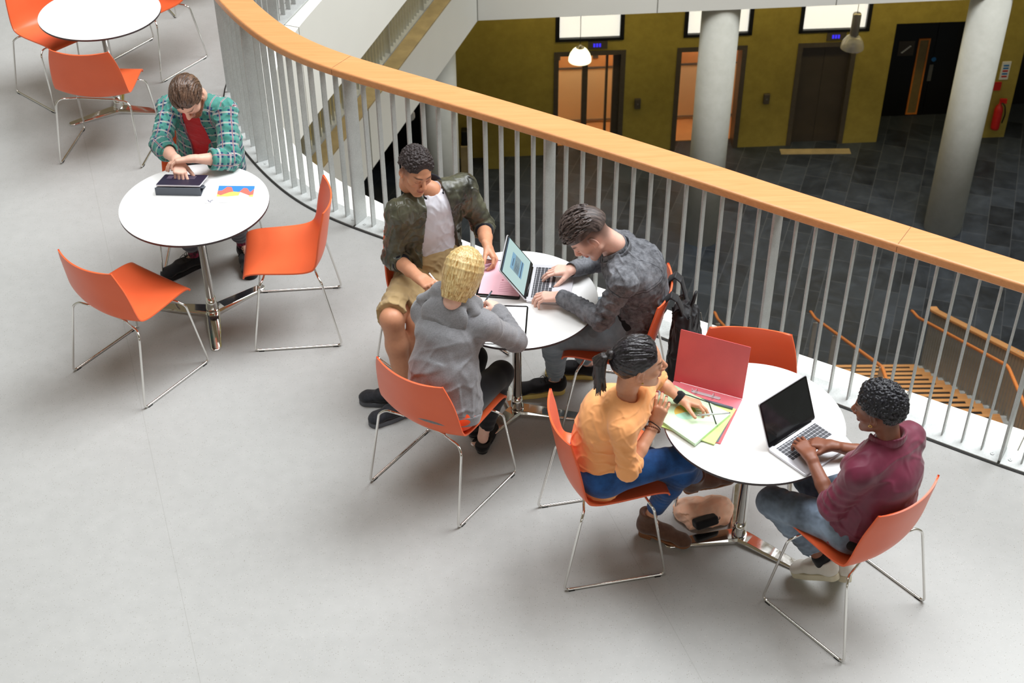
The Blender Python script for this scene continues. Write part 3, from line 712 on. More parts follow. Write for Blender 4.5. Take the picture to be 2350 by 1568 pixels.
def quads_obj(name, parts, mats, parent=None, loc=(0, 0, 0), attrs=None):
    """parts: list of (p, q); attrs: {name: (type, array)} per vertex"""
    P_ = np.concatenate([p for p, q in parts]) - np.array(loc, float); off = 0; Q = []
    for p, q in parts: Q.append(q + off); off += len(p)
    Q = np.concatenate(Q)
    me = bpy.data.meshes.new(name); me.vertices.add(len(P_)); me.vertices.foreach_set('co', P_.astype(np.float32).ravel())
    me.loops.add(Q.size); me.loops.foreach_set('vertex_index', Q.astype(np.int32).ravel()); me.polygons.add(len(Q))
    me.polygons.foreach_set('loop_start', np.arange(0, Q.size, 4, dtype=np.int32)); me.polygons.foreach_set('loop_total', np.full(len(Q), 4, np.int32))
    me.update(calc_edges=True); me.validate()
    for nm, (ty, arr) in (attrs or {}).items():
        at = me.attributes.new(nm, ty, 'POINT'); arr = np.asarray(arr, np.float32)
        if ty == 'FLOAT_COLOR':
            arr = np.concatenate([arr, np.ones((len(arr), 1), np.float32)], 1); at.data.foreach_set('color', arr.ravel())
        elif ty == 'FLOAT_VECTOR': at.data.foreach_set('vector', arr.ravel())
        else: at.data.foreach_set('value', arr.ravel())
    o = link_mesh(name, me, mats, parent)
    if parent is None: o.location = loc
    return o
def rot_frame(yaw, pitch, roll=0):
    """rows right, fwd, up of a head looking along yaw (degrees, 0 = +y, positive towards +x), pitch down positive, roll towards own right positive"""
    y, p, r = map(math.radians, (yaw, pitch, roll))
    f = V3((math.sin(y) * math.cos(p), math.cos(y) * math.cos(p), -math.sin(p))); rt = V3((math.cos(y), -math.sin(y), 0)); up = np.cross(rt, f)
    rt2 = math.cos(r) * rt - math.sin(r) * up; up2 = math.cos(r) * up + math.sin(r) * rt
    return np.array([rt2, f, up2])

# ---- head
def head_sdf(fem=False, nose=1.0, ear=True):
    s = Sdf((-.105, -.13, -.20), (.105, .145, .15), .0021)
    w = .94 if fem else 1.0
    s.ell((0, -.010, .036), (.076 * w, .097, .090), k=.0)
    s.ell((0, .028, -.004), (.064 * w, .062, .086), k=.02)
    s.ell((0, .034, -.056), (.047 * w, .050, .052), k=.02)
    for g in (1, -1):
        s.cone((g * .053 * w, .0, -.052), (g * .018, .068, -.098), .016, .014, k=.022)
        s.ell((g * .044 * w, .056, -.018), (.022, .022, .018), k=.018)
    s.ell((0, .075, -.097), (.019, .015, .014), k=.018)
    s.cone((-.034, .080, .024), (.034, .080, .024), .011 if not fem else .007, .011 if not fem else .007, k=.02)
    for g in (1, -1): s.ell((g * .031, .104, .004), (.020, .017, .0125), op='sub', k=.014)
    for g in (1, -1):
        s.ell((g * .031, .0775, .004), (.0135, .0135, .0125), k=.003)
        s.ell((g * .031, .0795, .0085), (.0165, .0128, .0065), k=.004)
        s.ell((g * .031, .0785, -.005), (.015, .0115, .0045), k=.004)
    s.cone((0, .086, .016), (0, .112 * (1 + .03 * (nose - 1)), -.026), .0085, .0125 * nose, k=.009)
    for g in (1, -1):
        s.ell((g * .0125 * nose, .101, -.032), (.0085, .0105, .0075), k=.006)
        s.ell((g * .007, .107, -.041), (.0038, .005, .004), op='sub', k=.003)
    s.ell((0, .090, -.046), (.018, .010, .012), k=.012)
    s.cone((-.017, .088, -.0575), (0, .0975, -.0545), .0052, .0058, k=.006); s.cone((.017, .088, -.0575), (0, .0975, -.0545), .0052, .0058, k=.006)
    s.cone((-.013, .089, -.067), (.013, .089, -.067), (.0058), (.0058), k=.008); s.ell((0, .0955, -.0665), (.013, .006, .0062), k=.006)
    s.ell((0, .1045, -.0605), (.023, .009, .0016), op='sub', k=.003)
    s.ell((0, .100, -.0785), (.013, .008, .006), op='sub', k=.010)
    if ear:
        for g in (1, -1):
            R = np.array([nrm((1, .35 * g * 1, 0)), nrm((-.35 * g, 1, -.12)), nrm((0, .12, 1))])
            s.ell((g * .080 * w, -.012, .002), (.0085, .0185, .031), R=R, k=.006)
            s.ell((g * .0895 * w, -.009, .006), (.009, .011, .019), R=R, op='sub', k=.005)
            s.ell((g * .080 * w, -.002, -.022), (.007, .009, .010), k=.004)
    s.cone((0, -.028, -.035), (0, -.038, -.125), .054 * w, .050 * w, k=.02)
    return s
def head_cols(p, skin, lip, hairc, brow=True, eyes='down', stubble=0, fade=0, fem=False, blush=.0):
    """colour of the skin by place on the head (p: head-local)"""
    skin = np.array(lin(skin)); C = np.tile(skin, (len(p), 1)); x, y, z = np.abs(p[:, 0]), p[:, 1], p[:, 2]
    def mixc(m, c): 
        m = np.clip(m, 0, 1)[:, None]; C[:] = C * (1 - m) + m * np.array(c)
    def bell(v, a, b, s_=.002): return 1 / (1 + np.exp(-(v - a) / s_)) * 1 / (1 + np.exp((v - b) / s_))
    red = skin * np.array([1.05, .78, .72]); mixc(.35 * bell(y, .07, .2, .01) * bell(z, -.045, -.005, .008) * bell(x, -.1, .06, .008), red)      # nose, cheeks
    mixc(.3 * bell(x, .077, .2, .003), red)                                                                                              # ears
    if stubble: mixc(stubble * bell(z, -.13, -.028, .006) * np.clip(bell(y, -.005, .2, .008) - .9 * bell(x, -.1, .012, .004) * bell(z, -.05, .0, .004), 0, 1) * (1 - bell(z, -.071, -.049, .002) * bell(x, -.1, .023, .003)), np.array(lin(hairc)) * .7 + skin * .15)
    mixc(.85 * bell(z, -.073, -.049, .0012) * bell(x, -.1, .0235 - .35 * np.abs(z + .060), .0012) * (y > .08), lin(lip))
    mixc(.75 * np.exp(-((z + .0605) / .0014) ** 2) * bell(x, -.1, .022, .002) * (y > .08), np.array(lin(lip)) * .25)  # shade in the crease between the lips, put into the colour
    if brow:
        zc = .0265 + .006 * np.sin(np.clip((x - .012) / .042, 0, 1) * PI * .75)
        mixc(.9 * np.exp(-((z - zc) / (.0030 if fem else .0040)) ** 2) * bell(x, .011, .052, .002) * (y > .045), lin(hairc))
    ex = x - .031
    if eyes == 'open':
        m = bell(z, -.0005 + 12 * ex ** 2, .0085 - 14 * ex ** 2, .0007) * (np.abs(ex) < .014) * (y > .08)
        mixc(m, (.62, .58, .55)); mixc(m * np.exp(-((ex / .0055) ** 4)), (.03, .015, .008)); mixc(.9 * np.exp(-((z - (.0095 - 12 * ex ** 2)) / .0014) ** 2) * (np.abs(ex) < .016) * (y > .07), (.02, .012, .01))
    else:
        mixc(.9 * np.exp(-((z - (-.0010 + 14 * ex ** 2)) / .0015) ** 2) * (np.abs(ex) < .0155) * (y > .07), (.03, .018, .012))
        mixc(.3 * bell(z, .0, .012, .002) * (np.abs(ex) < .016) * (y > .07), red * .7)
    if fade:   # cropped sides of the scalp
        mixc(fade * bell(z, .004, .3, .008) * bell(y, -.2, .038, .006), np.array(lin(hairc)) * 1.2); mixc(fade * .9 * bell(z, -.055, .3, .01) * bell(y, -.2, -.045, .006), np.array(lin(hairc)) * 1.2)
    return C
def place(p, R, c): return p @ R + np.array(c)

# ---- hair (head-local)
def hair_region(s, line, k=.006):
    """cut away everything in front of and below the hairline; line(y) gives the lowest z kept at that y"""
def cap_hair(thick=.012, front=.078, low=-.05, side=.02, w=1.0, bump=0, bf=300, top=0, seed=3, blobs=0, br=.008, lo=None, sidecut=.0, taper=True, h=.0021):
    s = Sdf((-.125, -.16, -.12), (.125, .15, .21), h)
    s.ell((0, -.014, .036 + top * .3), (.076 * w + thick * .8, .097 + thick, .090 + thick + top * .6), k=0)
    rng = np.random.RandomState(seed)
    if blobs:
        for _ in range(blobs):
            v = rng.randn(3); v /= np.linalg.norm(v)
            if v[2] < -.55: continue
            c = V3((0, -.014, .036 + top * .3)) + v * (V3((.076 * w + thick * .8, .097 + thick, .090 + thick + top * .6)) + rng.uniform(-.003, .003)); s.ell(c, br * rng.uniform(.75, 1.25), k=.002)
    if bump: s.wrinkle(bump, bf / 3)
    # hairline: a slanted plane in front, ear level at the sides, nape behind
    def f(X, Y, Z):
        ylim = front - .10 * np.clip((.055 - Z) / .05, 0, 1) ** .8 * 1.0 - sidecut   # recedes towards the temples
        a = Y - ylim + 0 * X
        side_low = side - .0 * Y
        b = np.where(Y > -.045, side_low - Z, side_low + (low - side_low) * np.clip((-.045 - Y) / .03, 0, 1) - Z)
        return np.maximum(a, b)
    s.fn(f, op='int', k=.010 if taper else .003)
    return s

# ---- hand with forearm
FL = [(.072, .0088, .0072), (.080, .0090, .0074), (.074, .0086, .0070), (.058, .0078, .0064)]
def hand(s, w, d, n, side, curl=(20, 25, 20), spread=4, sc=1.0, thumb=(35, 30, 15), curls=None, bend=0):
    """w wrist, d towards the knuckles, n out of the palm, side 'R'/'L'; curl in degrees at the three joints (or curls: one triple per finger)"""
    w = V3(w); d = nrm(d); n = V3(n); n = nrm(n - d * (n @ d)); lat = np.cross(d, n) if side == 'R' else np.cross(n, d)   # towards the thumb
    K = w + d * .088 * sc
    s.cone(w - d * .02, w + d * .012, (.026 * sc, .020 * sc), (.028 * sc, .019 * sc), u=lat, k=.012)
    for i, o in enumerate((.027, .009, -.009, -.026)):
        b = w + lat * o * sc * .55 + d * .01 * sc; kn = w + lat * o * sc + d * (.088, .091, .086, .078)[i] * sc
        s.cone(b, kn - d * .004, (.0125 * sc, .0125 * sc), (.0112 * sc, .0112 * sc), u=lat, k=.014)
    s.cone(w + d * .02 * sc + n * .006, w + d * .07 * sc + n * .004, (.026 * sc, .010 * sc), (.030 * sc, .010 * sc), u=lat, k=.01)
    tips = []
    for i, o in enumerate((.027, .009, -.009, -.026)):
        L, r0_, r1_ = [q * sc for q in FL[i]]; c = curls[i] if curls else curl
        p = w + lat * o * sc + d * (.088, .091, .086, .078)[i] * sc; a = 0; sp = math.radians((1.5, .3, -.8, -2.2)[i] * spread)
        dd = nrm(d * math.cos(sp) + lat * math.sin(sp)); seg = (.46, .30, .24)
        for j in range(3):
            a += math.radians(c[j]); v = dd * math.cos(a) + n * math.sin(a); q = p + v * L * seg[j]
            ra = r0_ + (r1_ - r0_) * (0, .45, .8)[j]; rb = r0_ + (r1_ - r0_) * (.45, .8, 1)[j]
            s.cone(p, q, ra, rb, k=.0025 if j == 0 else .0015); p = q
        tips.append(p)
    ta, tb, tc = [math.radians(q) for q in thumb]      # abduction from the palm edge, towards the palm, tip flex
    p = w + lat * .022 * sc + d * .018 * sc + n * .004; v = nrm(d * math.cos(ta) + lat * math.sin(ta) + n * math.sin(tb) * .8)
    q = p + v * .042 * sc; s.cone(p, q, .0155 * sc, .0115 * sc, k=.012)
    v2 = nrm(v + (d * .35 + n * .25) * math.sin(tc) * 1.4); q2 = q + v2 * .033 * sc; s.cone(q, q2, .0112 * sc, .0098 * sc, k=.004)
    v3 = nrm(v2 + (d * .3 + n * .1) * math.sin(tc)); q3 = q2 + v3 * .025 * sc; s.cone(q2, q3, .0098 * sc, .0080 * sc, k=.002); tips.append(q3)
    return tips
def forearm_hand(el, wr, side, hd_dir, palm_n, fr=(.041, .026), ext=.10, h=.0019, **kw):
    el, wr = V3(el), V3(wr); ax = nrm(wr - el); d = nrm(hd_dir) if hd_dir is not None else ax
    start = wr - ax * min(np.linalg.norm(wr - el), ext)
    pts = np.array([start, wr, wr + d * .19, el if ext > .2 else start]); s = Sdf(pts.min(0) - .075, pts.max(0) + .075, h)
    t = 1 - np.linalg.norm(wr - start) / np.linalg.norm(wr - el); rs = fr[0] + (fr[1] - fr[0]) * t
    n = V3(palm_n); lat = np.cross(d, n)
    m = start + (wr - start) * .45; s.cone(start, m, rs, fr[1] + (rs - fr[1]) * .5 + .002, k=.01); s.cone(m, wr, fr[1] + (rs - fr[1]) * .5 + .002, (fr[1] + .001, fr[1] * .74), u=lat, k=.01)
    kw.pop('x', None); tips = hand(s, wr, d, palm_n, side, **kw)
    return s, tips
# ------------------------------------------------------------------ people: shared anatomy
def skin_mat(name, rough=.45, var=.05):
    s = NT(name); a = s.n('ShaderNodeVertexColor', layer_name='Col').outputs[0]; f = s.noise(60, 4)
    c = s.mix(.10, a, s.ramp(f, [(.3, (.35, .12, .08)), (.7, (.9, .6, .45))]), 'OVERLAY')
    s.set(Base_Color=c, Roughness=rough, Subsurface_Weight=.06, Subsurface_Radius=(.02, .008, .004), Specular_IOR_Level=.4); s.bump(s.noise(350), .06, .0006); return s.m
MAT['skin'] = skin_mat('skin')
def cloth_mat(name, rgb, rough=.85, var=.10, vs=9, weave=900, wb=.12, sheen=.2, metal=0, spec=.25, c2=None, fold=0):
    s = NT(name); c = lin(rgb); f = s.noise(vs, 4, .6)
    a = lin(c2) if c2 else tuple(q * (1 - var) for q in c); b = tuple(min(1, q * (1 + var)) for q in c)
    s.set(Base_Color=s.ramp(f, [(.34, a), (.66, b)]), Roughness=rough, Sheen_Weight=sheen, Specular_IOR_Level=spec, Metallic=metal)
    h = s.noise(weave, 2)
    if fold:
        h = s.math('ADD', s.math('MULTIPLY', h, .08), s.n('ShaderNodeTexNoise', i_Vector=s.n('ShaderNodeTexCoord').outputs['Object'], i_Scale=fold, i_Detail=3.0, i_Distortion=1.5).outputs['Fac']); s.bump(h, .22, .012)
    else: s.bump(h, wb, .001)
    return s.m
class Person:
    def __init__(s, J, fem=False, dims=None, back=.02):
        s.J = {k: V3(v) for k, v in J.items()}; J = s.J; s.fem = fem
        s.up = nrm(J['c7'] - J['pel']); s.S = nrm(J['shR'] - J['shL']); s.S = nrm(s.S - s.up * (s.S @ s.up) * .5); s.F = nrm(np.cross(s.up, s.S)); s.H = nrm(J['hpR'] - J['hpL']); s.HF = nrm(np.cross((0, 0, 1), s.H))
        s.back = back
        s.dim = dict(hip=(.150, .108), waist=(.118, .092), chest=(.132, .100), sh=(.125, .068), thigh=(.080, .052), shin=(.050, .034), ua=(.042, .036), fa=(.036, .025)) if fem else \
            dict(hip=(.158, .118), waist=(.140, .105), chest=(.158, .118), sh=(.150, .078), thigh=(.088, .056), shin=(.054, .036), ua=(.050, .041), fa=(.042, .027))
        if dims: s.dim.update(dims)
        J = s.J; s.mid = [J['pel'] + s.up * .0, J['pel'] + (J['c7'] - J['pel']) * .33 - s.F * back, J['pel'] + (J['c7'] - J['pel']) * .66 - s.F * back * .8, (J['shR'] + J['shL']) / 2 * .75 + J['c7'] * .25 - s.up * .03 + s.F * .005]
        pts = np.array(list(J.values())); s.lo = pts.min(0) - .24; s.hi = pts.max(0) + .24; s.lo[2] = -.02
        s.root = (J['pel'][0], J['pel'][1], 0)
    def torso(s, d, g=0, k=.04, fold=None, low=0.0, bust=True):
        J, D = s.J, s.dim; m = s.mid; G = np.array([g, g])
        d.cone(m[0] - s.up * (.02 + low), m[1], np.array(D['hip']) + G, np.array(D['waist']) + G, u=s.H, k=k)
        d.cone(m[1], m[2], np.array(D['waist']) + G, np.array(D['chest']) + G, u=s.S + s.H, k=k)
        d.cone(m[2], m[3], np.array(D['chest']) + G, np.array(D['sh']) + G, u=s.S, k=k)
        for sd in 'RL': d.cone(m[3], J['sh' + sd], (.056 if s.fem else .062) + g, (.042 if s.fem else .050) + g, k=k)
        for sd in 'RL': d.cone(J['c7'] - s.up * .015 + s.F * .01, J['sh' + sd] * .6 + m[3] * .4 + s.up * .02, .034 + g, .042 + g, k=k)
        if s.fem and bust:
            for q in (1, -1): d.ell(m[2] + s.F * (.075 + g) + s.S * q * .062 + s.up * .0, (.058 + g, .052 + g, .055 + g), k=.03)
    def pelvis(s, d, g=0, k=.04):
        J, D = s.J, s.dim; d.cone(s.mid[0] - s.up * .01, s.mid[0] + s.up * .05, np.array(D['hip']) + g, np.array(D['hip']) * .95 + g, u=s.H, k=k)
        for sd in 'RL': d.ell(J['hp' + sd] - V3((0, 0, .0)) - s.HF * .03, np.array((.088, .092, .080)) + g, k=k)
    def leg(s, d, sd, g=0, to='an', k=.03, fold=None, foldk=None, gs=None, h0=None):
        J, D = s.J, s.dim; a, b, c = J['hp' + sd], J['kn' + sd], J['an' + sd]; gs = g if gs is None else gs
        d.cone(a, b, D['thigh'][0] + g, D['thigh'][1] + g, k=k, fold=fold)
        if to == 'kn': return
        ax = nrm(c - b); cal = b + (c - b) * .33; fw = nrm(b - a) ; bk = nrm(-(fw - ax * (fw @ ax)))
        d.cone(b, cal + bk * .012, D['shin'][0] + g, D['shin'][0] * 1.02 + gs, k=k, fold=foldk); d.cone(cal + bk * .012, c, D['shin'][0] * 1.02 + gs, D['shin'][1] + gs, k=k, fold=foldk)
    def arm(s, d, sd, g=0, to='wr', k=.03, fu=None, ff=None, t1=1.0, gw=None):
        J, D = s.J, s.dim; a, b, c = J['sh' + sd], J['el' + sd], J['wr' + sd]; gw = g if gw is None else gw
        d.cone(a, b, D['ua'][0] + g, D['ua'][1] + g, k=k, fold=fu)
        if to == 'el': return
        e = b + (c - b) * t1; r1 = D['fa'][0] + (D['fa'][1] - D['fa'][0]) * t1
        d.cone(b, e, D['fa'][0] + g, r1 + gw, k=k * .8, fold=ff)
    def body(s, name, label, skin, hR, hL, head, Rh, hd, shrink=.010, legs_bare=False, sole=True, elbow_bare=''):
        """one continuous skin: trunk, limbs, hands, neck and head"""
        J = s.J; d = Sdf(s.lo, s.hi, .0042); s.torso(d, -shrink); s.pelvis(d, -shrink)
        for sd in 'RL':
            s.leg(d, sd, 0 if legs_bare else -.008); s.arm(d, sd, -.006, t1=.72 if sd not in elbow_bare else .5)
            f = s.foot[sd]; d.cone(J['an' + sd] - V3((0, 0, .022)), J['an' + sd] - V3((0, 0, .070)) + V3(f) * .085, .024, .010, k=.02)
        d.cone(J['c7'] + s.F * .016 - s.up * .03, J['c7'] + s.F * .022 + s.up * .0, .044 if s.fem else .050, .042 if s.fem else .048, k=.02)
        nb = V3(hd) + Rh.T @ V3((0, -.036, -.10)); d.cone(J['c7'] + s.F * .024, nb, .041 if s.fem else .049, .040 if s.fem else .048, k=.02)
        parts = [d.mesh(1)]; cols = [np.tile(np.array(lin(skin)), (len(parts[0][0]), 1))]
        for q in (hR, hL):
            p, f = q.mesh(1); parts.append((p, f)); c = np.tile(np.array(lin(skin)), (len(p), 1)); cols.append(c)
        hs, hc = head; p, f = hs.mesh(1); cc = hc(p); parts.append((place(p, Rh, hd), f)); cols.append(cc)
        o = quads_obj(name, parts, 'skin', None, s.root, {'Col': ('FLOAT_COLOR', np.concatenate(cols))}); _own(o, label, 'person'); s.o = o; return o
    def part(s, name, d, mat, sm=2, attrs=None, parent=None):
        p, q = d.mesh(sm); at = attrs(p) if attrs else None
        o = quads_obj(name, [(p, q)], mat, parent or s.o, s.root, at); return o
    def hair(s, name, d, Rh, hd, mat='hair', cols=None, sm=1):
        p, q = d.mesh(sm); at = {'hl': ('FLOAT_VECTOR', p)}; return quads_obj(name, [(place(p, Rh, hd), q)], mat, s.o, s.root, at)
    def grid(s, keys, pad=.12, h=.004, zlo=None, zhi=None):
        pts = np.array([s.J[k] for k in keys]); return Sdf(pts.min(0) - pad, pts.max(0) + pad, h)
def hair_mat(name, c1, c2, rough=.45, strands=0, vec=(60, 9, 20), dark=None):
    s = NT(name); at = s.n('ShaderNodeAttribute', attribute_name='hl').outputs['Vector']
    if strands:
        mp = s.n('ShaderNodeMapping', i_Vector=at, i_Scale=vec).outputs[0]; f = s.n('ShaderNodeTexNoise', i_Vector=mp, i_Scale=strands, i_Detail=4.0, i_Roughness=.65, i_Distortion=.6).outputs['Fac']
    else: f = s.noise(260, 4, .6, at)
    s.set(Base_Color=s.ramp(f, [(.36, lin(c1)), (.64, lin(c2))]), Roughness=rough, Specular_IOR_Level=.5, Anisotropic=.3); s.bump(f, .5 if strands else .3, .003); return s.m
def shoe(P, sd, d, mats, name='shoe', L=.275, up_h=.062, sole_h=.028, pitch=0, boot=0, heel=0, low=False, sole_mat=None, laces=None, kind='sneaker', toe_w=.044, tilt=None, ankle_off=.055, w=1.0):
    """d: horizontal direction of the foot; pitch: heel raised (degrees); built in a foot frame, then placed under the ankle"""
    an = P.J['an' + sd]; f = nrm((d[0], d[1], 0)); p = math.radians(pitch); fw_ = f * math.cos(p) - V3((0, 0, 1)) * math.sin(p); upv = f * math.sin(p) + V3((0, 0, 1)) * math.cos(p)
    if tilt is not None:
        rt0 = np.cross(fw_, upv); t_ = math.radians(tilt); upv = upv * math.cos(t_) + rt0 * math.sin(t_)
    rt = np.cross(fw_, upv); R = np.array([rt, fw_, upv])
    org = an - upv * (.085 + heel) - fw_ * ankle_off + fw_ * 0    # heel point on the ground plane of the shoe
    if pitch == 0 and tilt is None: org[2] = 0
    s = Sdf((-.07, -.03, -.005), (.07, L + .03, .13 + boot + heel), .0026)
    Z = sole_h; hw = .034 * w
    s.cone((0, .035, Z + .022), (0, .035, Z + .050), (hw, .034), (hw * .86, .032), u=(1, 0, 0), k=.01)
    s.cone((0, .04, Z + .026), (0, L * .55, Z + .024), (hw * 1.02, .032), (.040 * w, .028), u=(1, 0, 0), k=.02)
    s.cone((0, L * .5, Z + .026), (0, L - .045, Z + .014), (.041 * w, .030), (toe_w * w, .020), u=(1, 0, 0), k=.02)
    s.ell((0, L - .042, Z + .008), (toe_w * w, .042, .024), k=.02)
    if boot: s.cone((0, .045, Z + .04), (0, .050, Z + boot), (.035, .040), (.038, .044), u=(1, 0, 0), k=.03)
    else: s.cone((0, .045, Z + .035), (0, .05, Z + up_h), (.036 * w, .045), (.035 * w, .046), u=(1, 0, 0), k=.02)
    s.plane((0, 0, Z - .002), (0, 0, -1), k=.003)
    s.cone((0, .065, Z + .042), (0, L * .56, Z + .030), (.034 * w, .036), (.037 * w, .028), u=(1, 0, 0), k=.015) if not name.startswith('flat') else None
    top = Z + (boot if boot else up_h); s.fn(lambda X, Y, Zz: Zz - top - (0 if boot else .010 * np.clip((.06 - Y) / .05, -1, 1)) + 0 * X, 'int', .004)
    s.cone((0, .050, top + .012), (0, .050, top + .07), .030, .032, op='sub', k=.003) if not name.startswith('flat') else s.cone((0, .055, top - .012), (0, .13, top + .0), (.028, .018), (.026, .012), u=(1, 0, 0), op='sub', k=.003)
    pq = s.mesh(1); o = quads_obj(name, [(place(pq[0], R, org), pq[1])], mats, P.o, P.root, {'hl': ('FLOAT_VECTOR', pq[0])})
    z = Sdf((-.075, -.03, -.004), (.075, L + .03, Z + .03 + heel), .0026); hz = Z if not heel else .012
    def sole(X, Y, Zz):
        yy = np.clip((Y) / L, 0, 1); hwid = (.030 + .012 * np.clip((yy - .25) / .35, 0, 1)) * w * 1.04
        y0 = .034; y1 = L - .042; qx = np.abs(X) - 0; dy = np.maximum(np.maximum(y0 - Y, Y - y1), 0); dd = np.sqrt(X ** 2 + dy ** 2) - hwid
        zz = np.abs(Zz - Z + hz / 2) - hz / 2
        return np.maximum(dd, zz) if not heel else np.minimum(np.maximum(dd, zz), np.maximum(np.maximum(dd + .002, Y - .075), np.abs(Zz - Z / 2 + 0) - Z / 2))
    z.fn(sole, 'add')
    pq = z.mesh(1); quads_obj('sole', [(place(pq[0], R, org), pq[1])], sole_mat or mats, o, P.root)
    if laces:
        bm = bmesh.new()
        T = lambda p_: Vector(V3(p_) @ R + org - V3(P.root))
        for i in range(4):
            y = L * .42 + i * .021 - .01; zc = Z + .062 - i * .006 - .003; tube(bm, [T((-.022, y - .004, zc - .014)), T((-.010, y, zc)), T((.010, y + .003, zc)), T((.022, y + .004, zc - .014))], .0026, 6)
        tube(bm, [T(q) for q in ((0, L * .38, Z + .066), (-.018, L * .34, Z + .085), (-.034, L * .36, Z + .070), (-.012, L * .385, Z + .066))], .002, 5); tube(bm, [T(q) for q in ((0, L * .38, Z + .066), (.018, L * .34, Z + .085), (.034, L * .37, Z + .068), (.012, L * .385, Z + .066))], .002, 5)
        tube(bm, [T(q) for q in ((0, L * .38, Z + .066), (.02, L * .42, Z + .075), (.045, L * .46, Z + .045))], .002, 5)
        build('laces', bm, laces, o, smooth=True)
    return o
# ------------------------------------------------------------------ man in the bomber jacket
def wedge(P, o, wl, wr, dz=.0, lo=-.35, hi=.1):
    """opening down the chest of a jacket; o: top point, wl/wr: half widths (own left/right) at top and bottom"""
    L = .5
    def f(X, Y, Z):
        x, y, z = X - o[0], Y - o[1], Z - o[2]; l = x * P.S[0] + y * P.S[1] + z * P.S[2]; t = np.clip(-(x * P.up[0] + y * P.up[1] + z * P.up[2]) / L, -.15, 1); fr = x * P.F[0] + y * P.F[1] + z * P.F[2]
        return np.maximum(np.maximum(l - (wr[0] + (wr[1] - wr[0]) * t), -(wl[0] + (wl[1] - wl[0]) * t) - l), -fr + dz)
    return f
def neck_ring(P, d, c, r, w, h, a0=-150, a1=150, tilt=0, n=22, F=None, drop=0):
    """ribbed collar round the neck: angles from the back"""
    F = P.F if F is None else F
    pts = []
    for i in range(n + 1):
        a = math.radians(a0 + (a1 - a0) * i / n); q = V3(c) - F * math.cos(a) * r[1] + P.S * math.sin(a) * r[0] - P.up * (drop * (1 - math.cos(a)) / 2); pts.append(q)
    for a, b in zip(pts, pts[1:]): d.cone(a, b, (h, w), (h, w), u=P.up, k=.003)
MAT['hair_dark'] = hair_mat('dark_curly_hair', (22, 17, 17), (66, 54, 54), .62)
MAT['bomber'] = cloth_mat('shiny_camo_olive', (98, 98, 80), .36, vs=9, weave=400, wb=.05, sheen=0, spec=.55, c2=(40, 40, 34), fold=11)
MAT['rib'] = cloth_mat('dark_rib_knit', (30, 31, 40), .85)
MAT['tee'] = cloth_mat('white_cotton', (226, 226, 236), .9, var=.02)
MAT['khaki'] = cloth_mat('khaki_twill', (176, 150, 108), .9, var=.08)
MAT['blk_shoe'] = cloth_mat('dark_grey_mesh', (38, 40, 46), .75, var=.3, vs=60)
MAT['sole_grey'] = simple('grey_rubber_sole', (96, 100, 108), .7)
MAT['blk_cloth'] = cloth_mat('black_cloth', (20, 20, 24), .85)
MAT['lace_b'] = simple('black_lace', (18, 18, 18), .9)
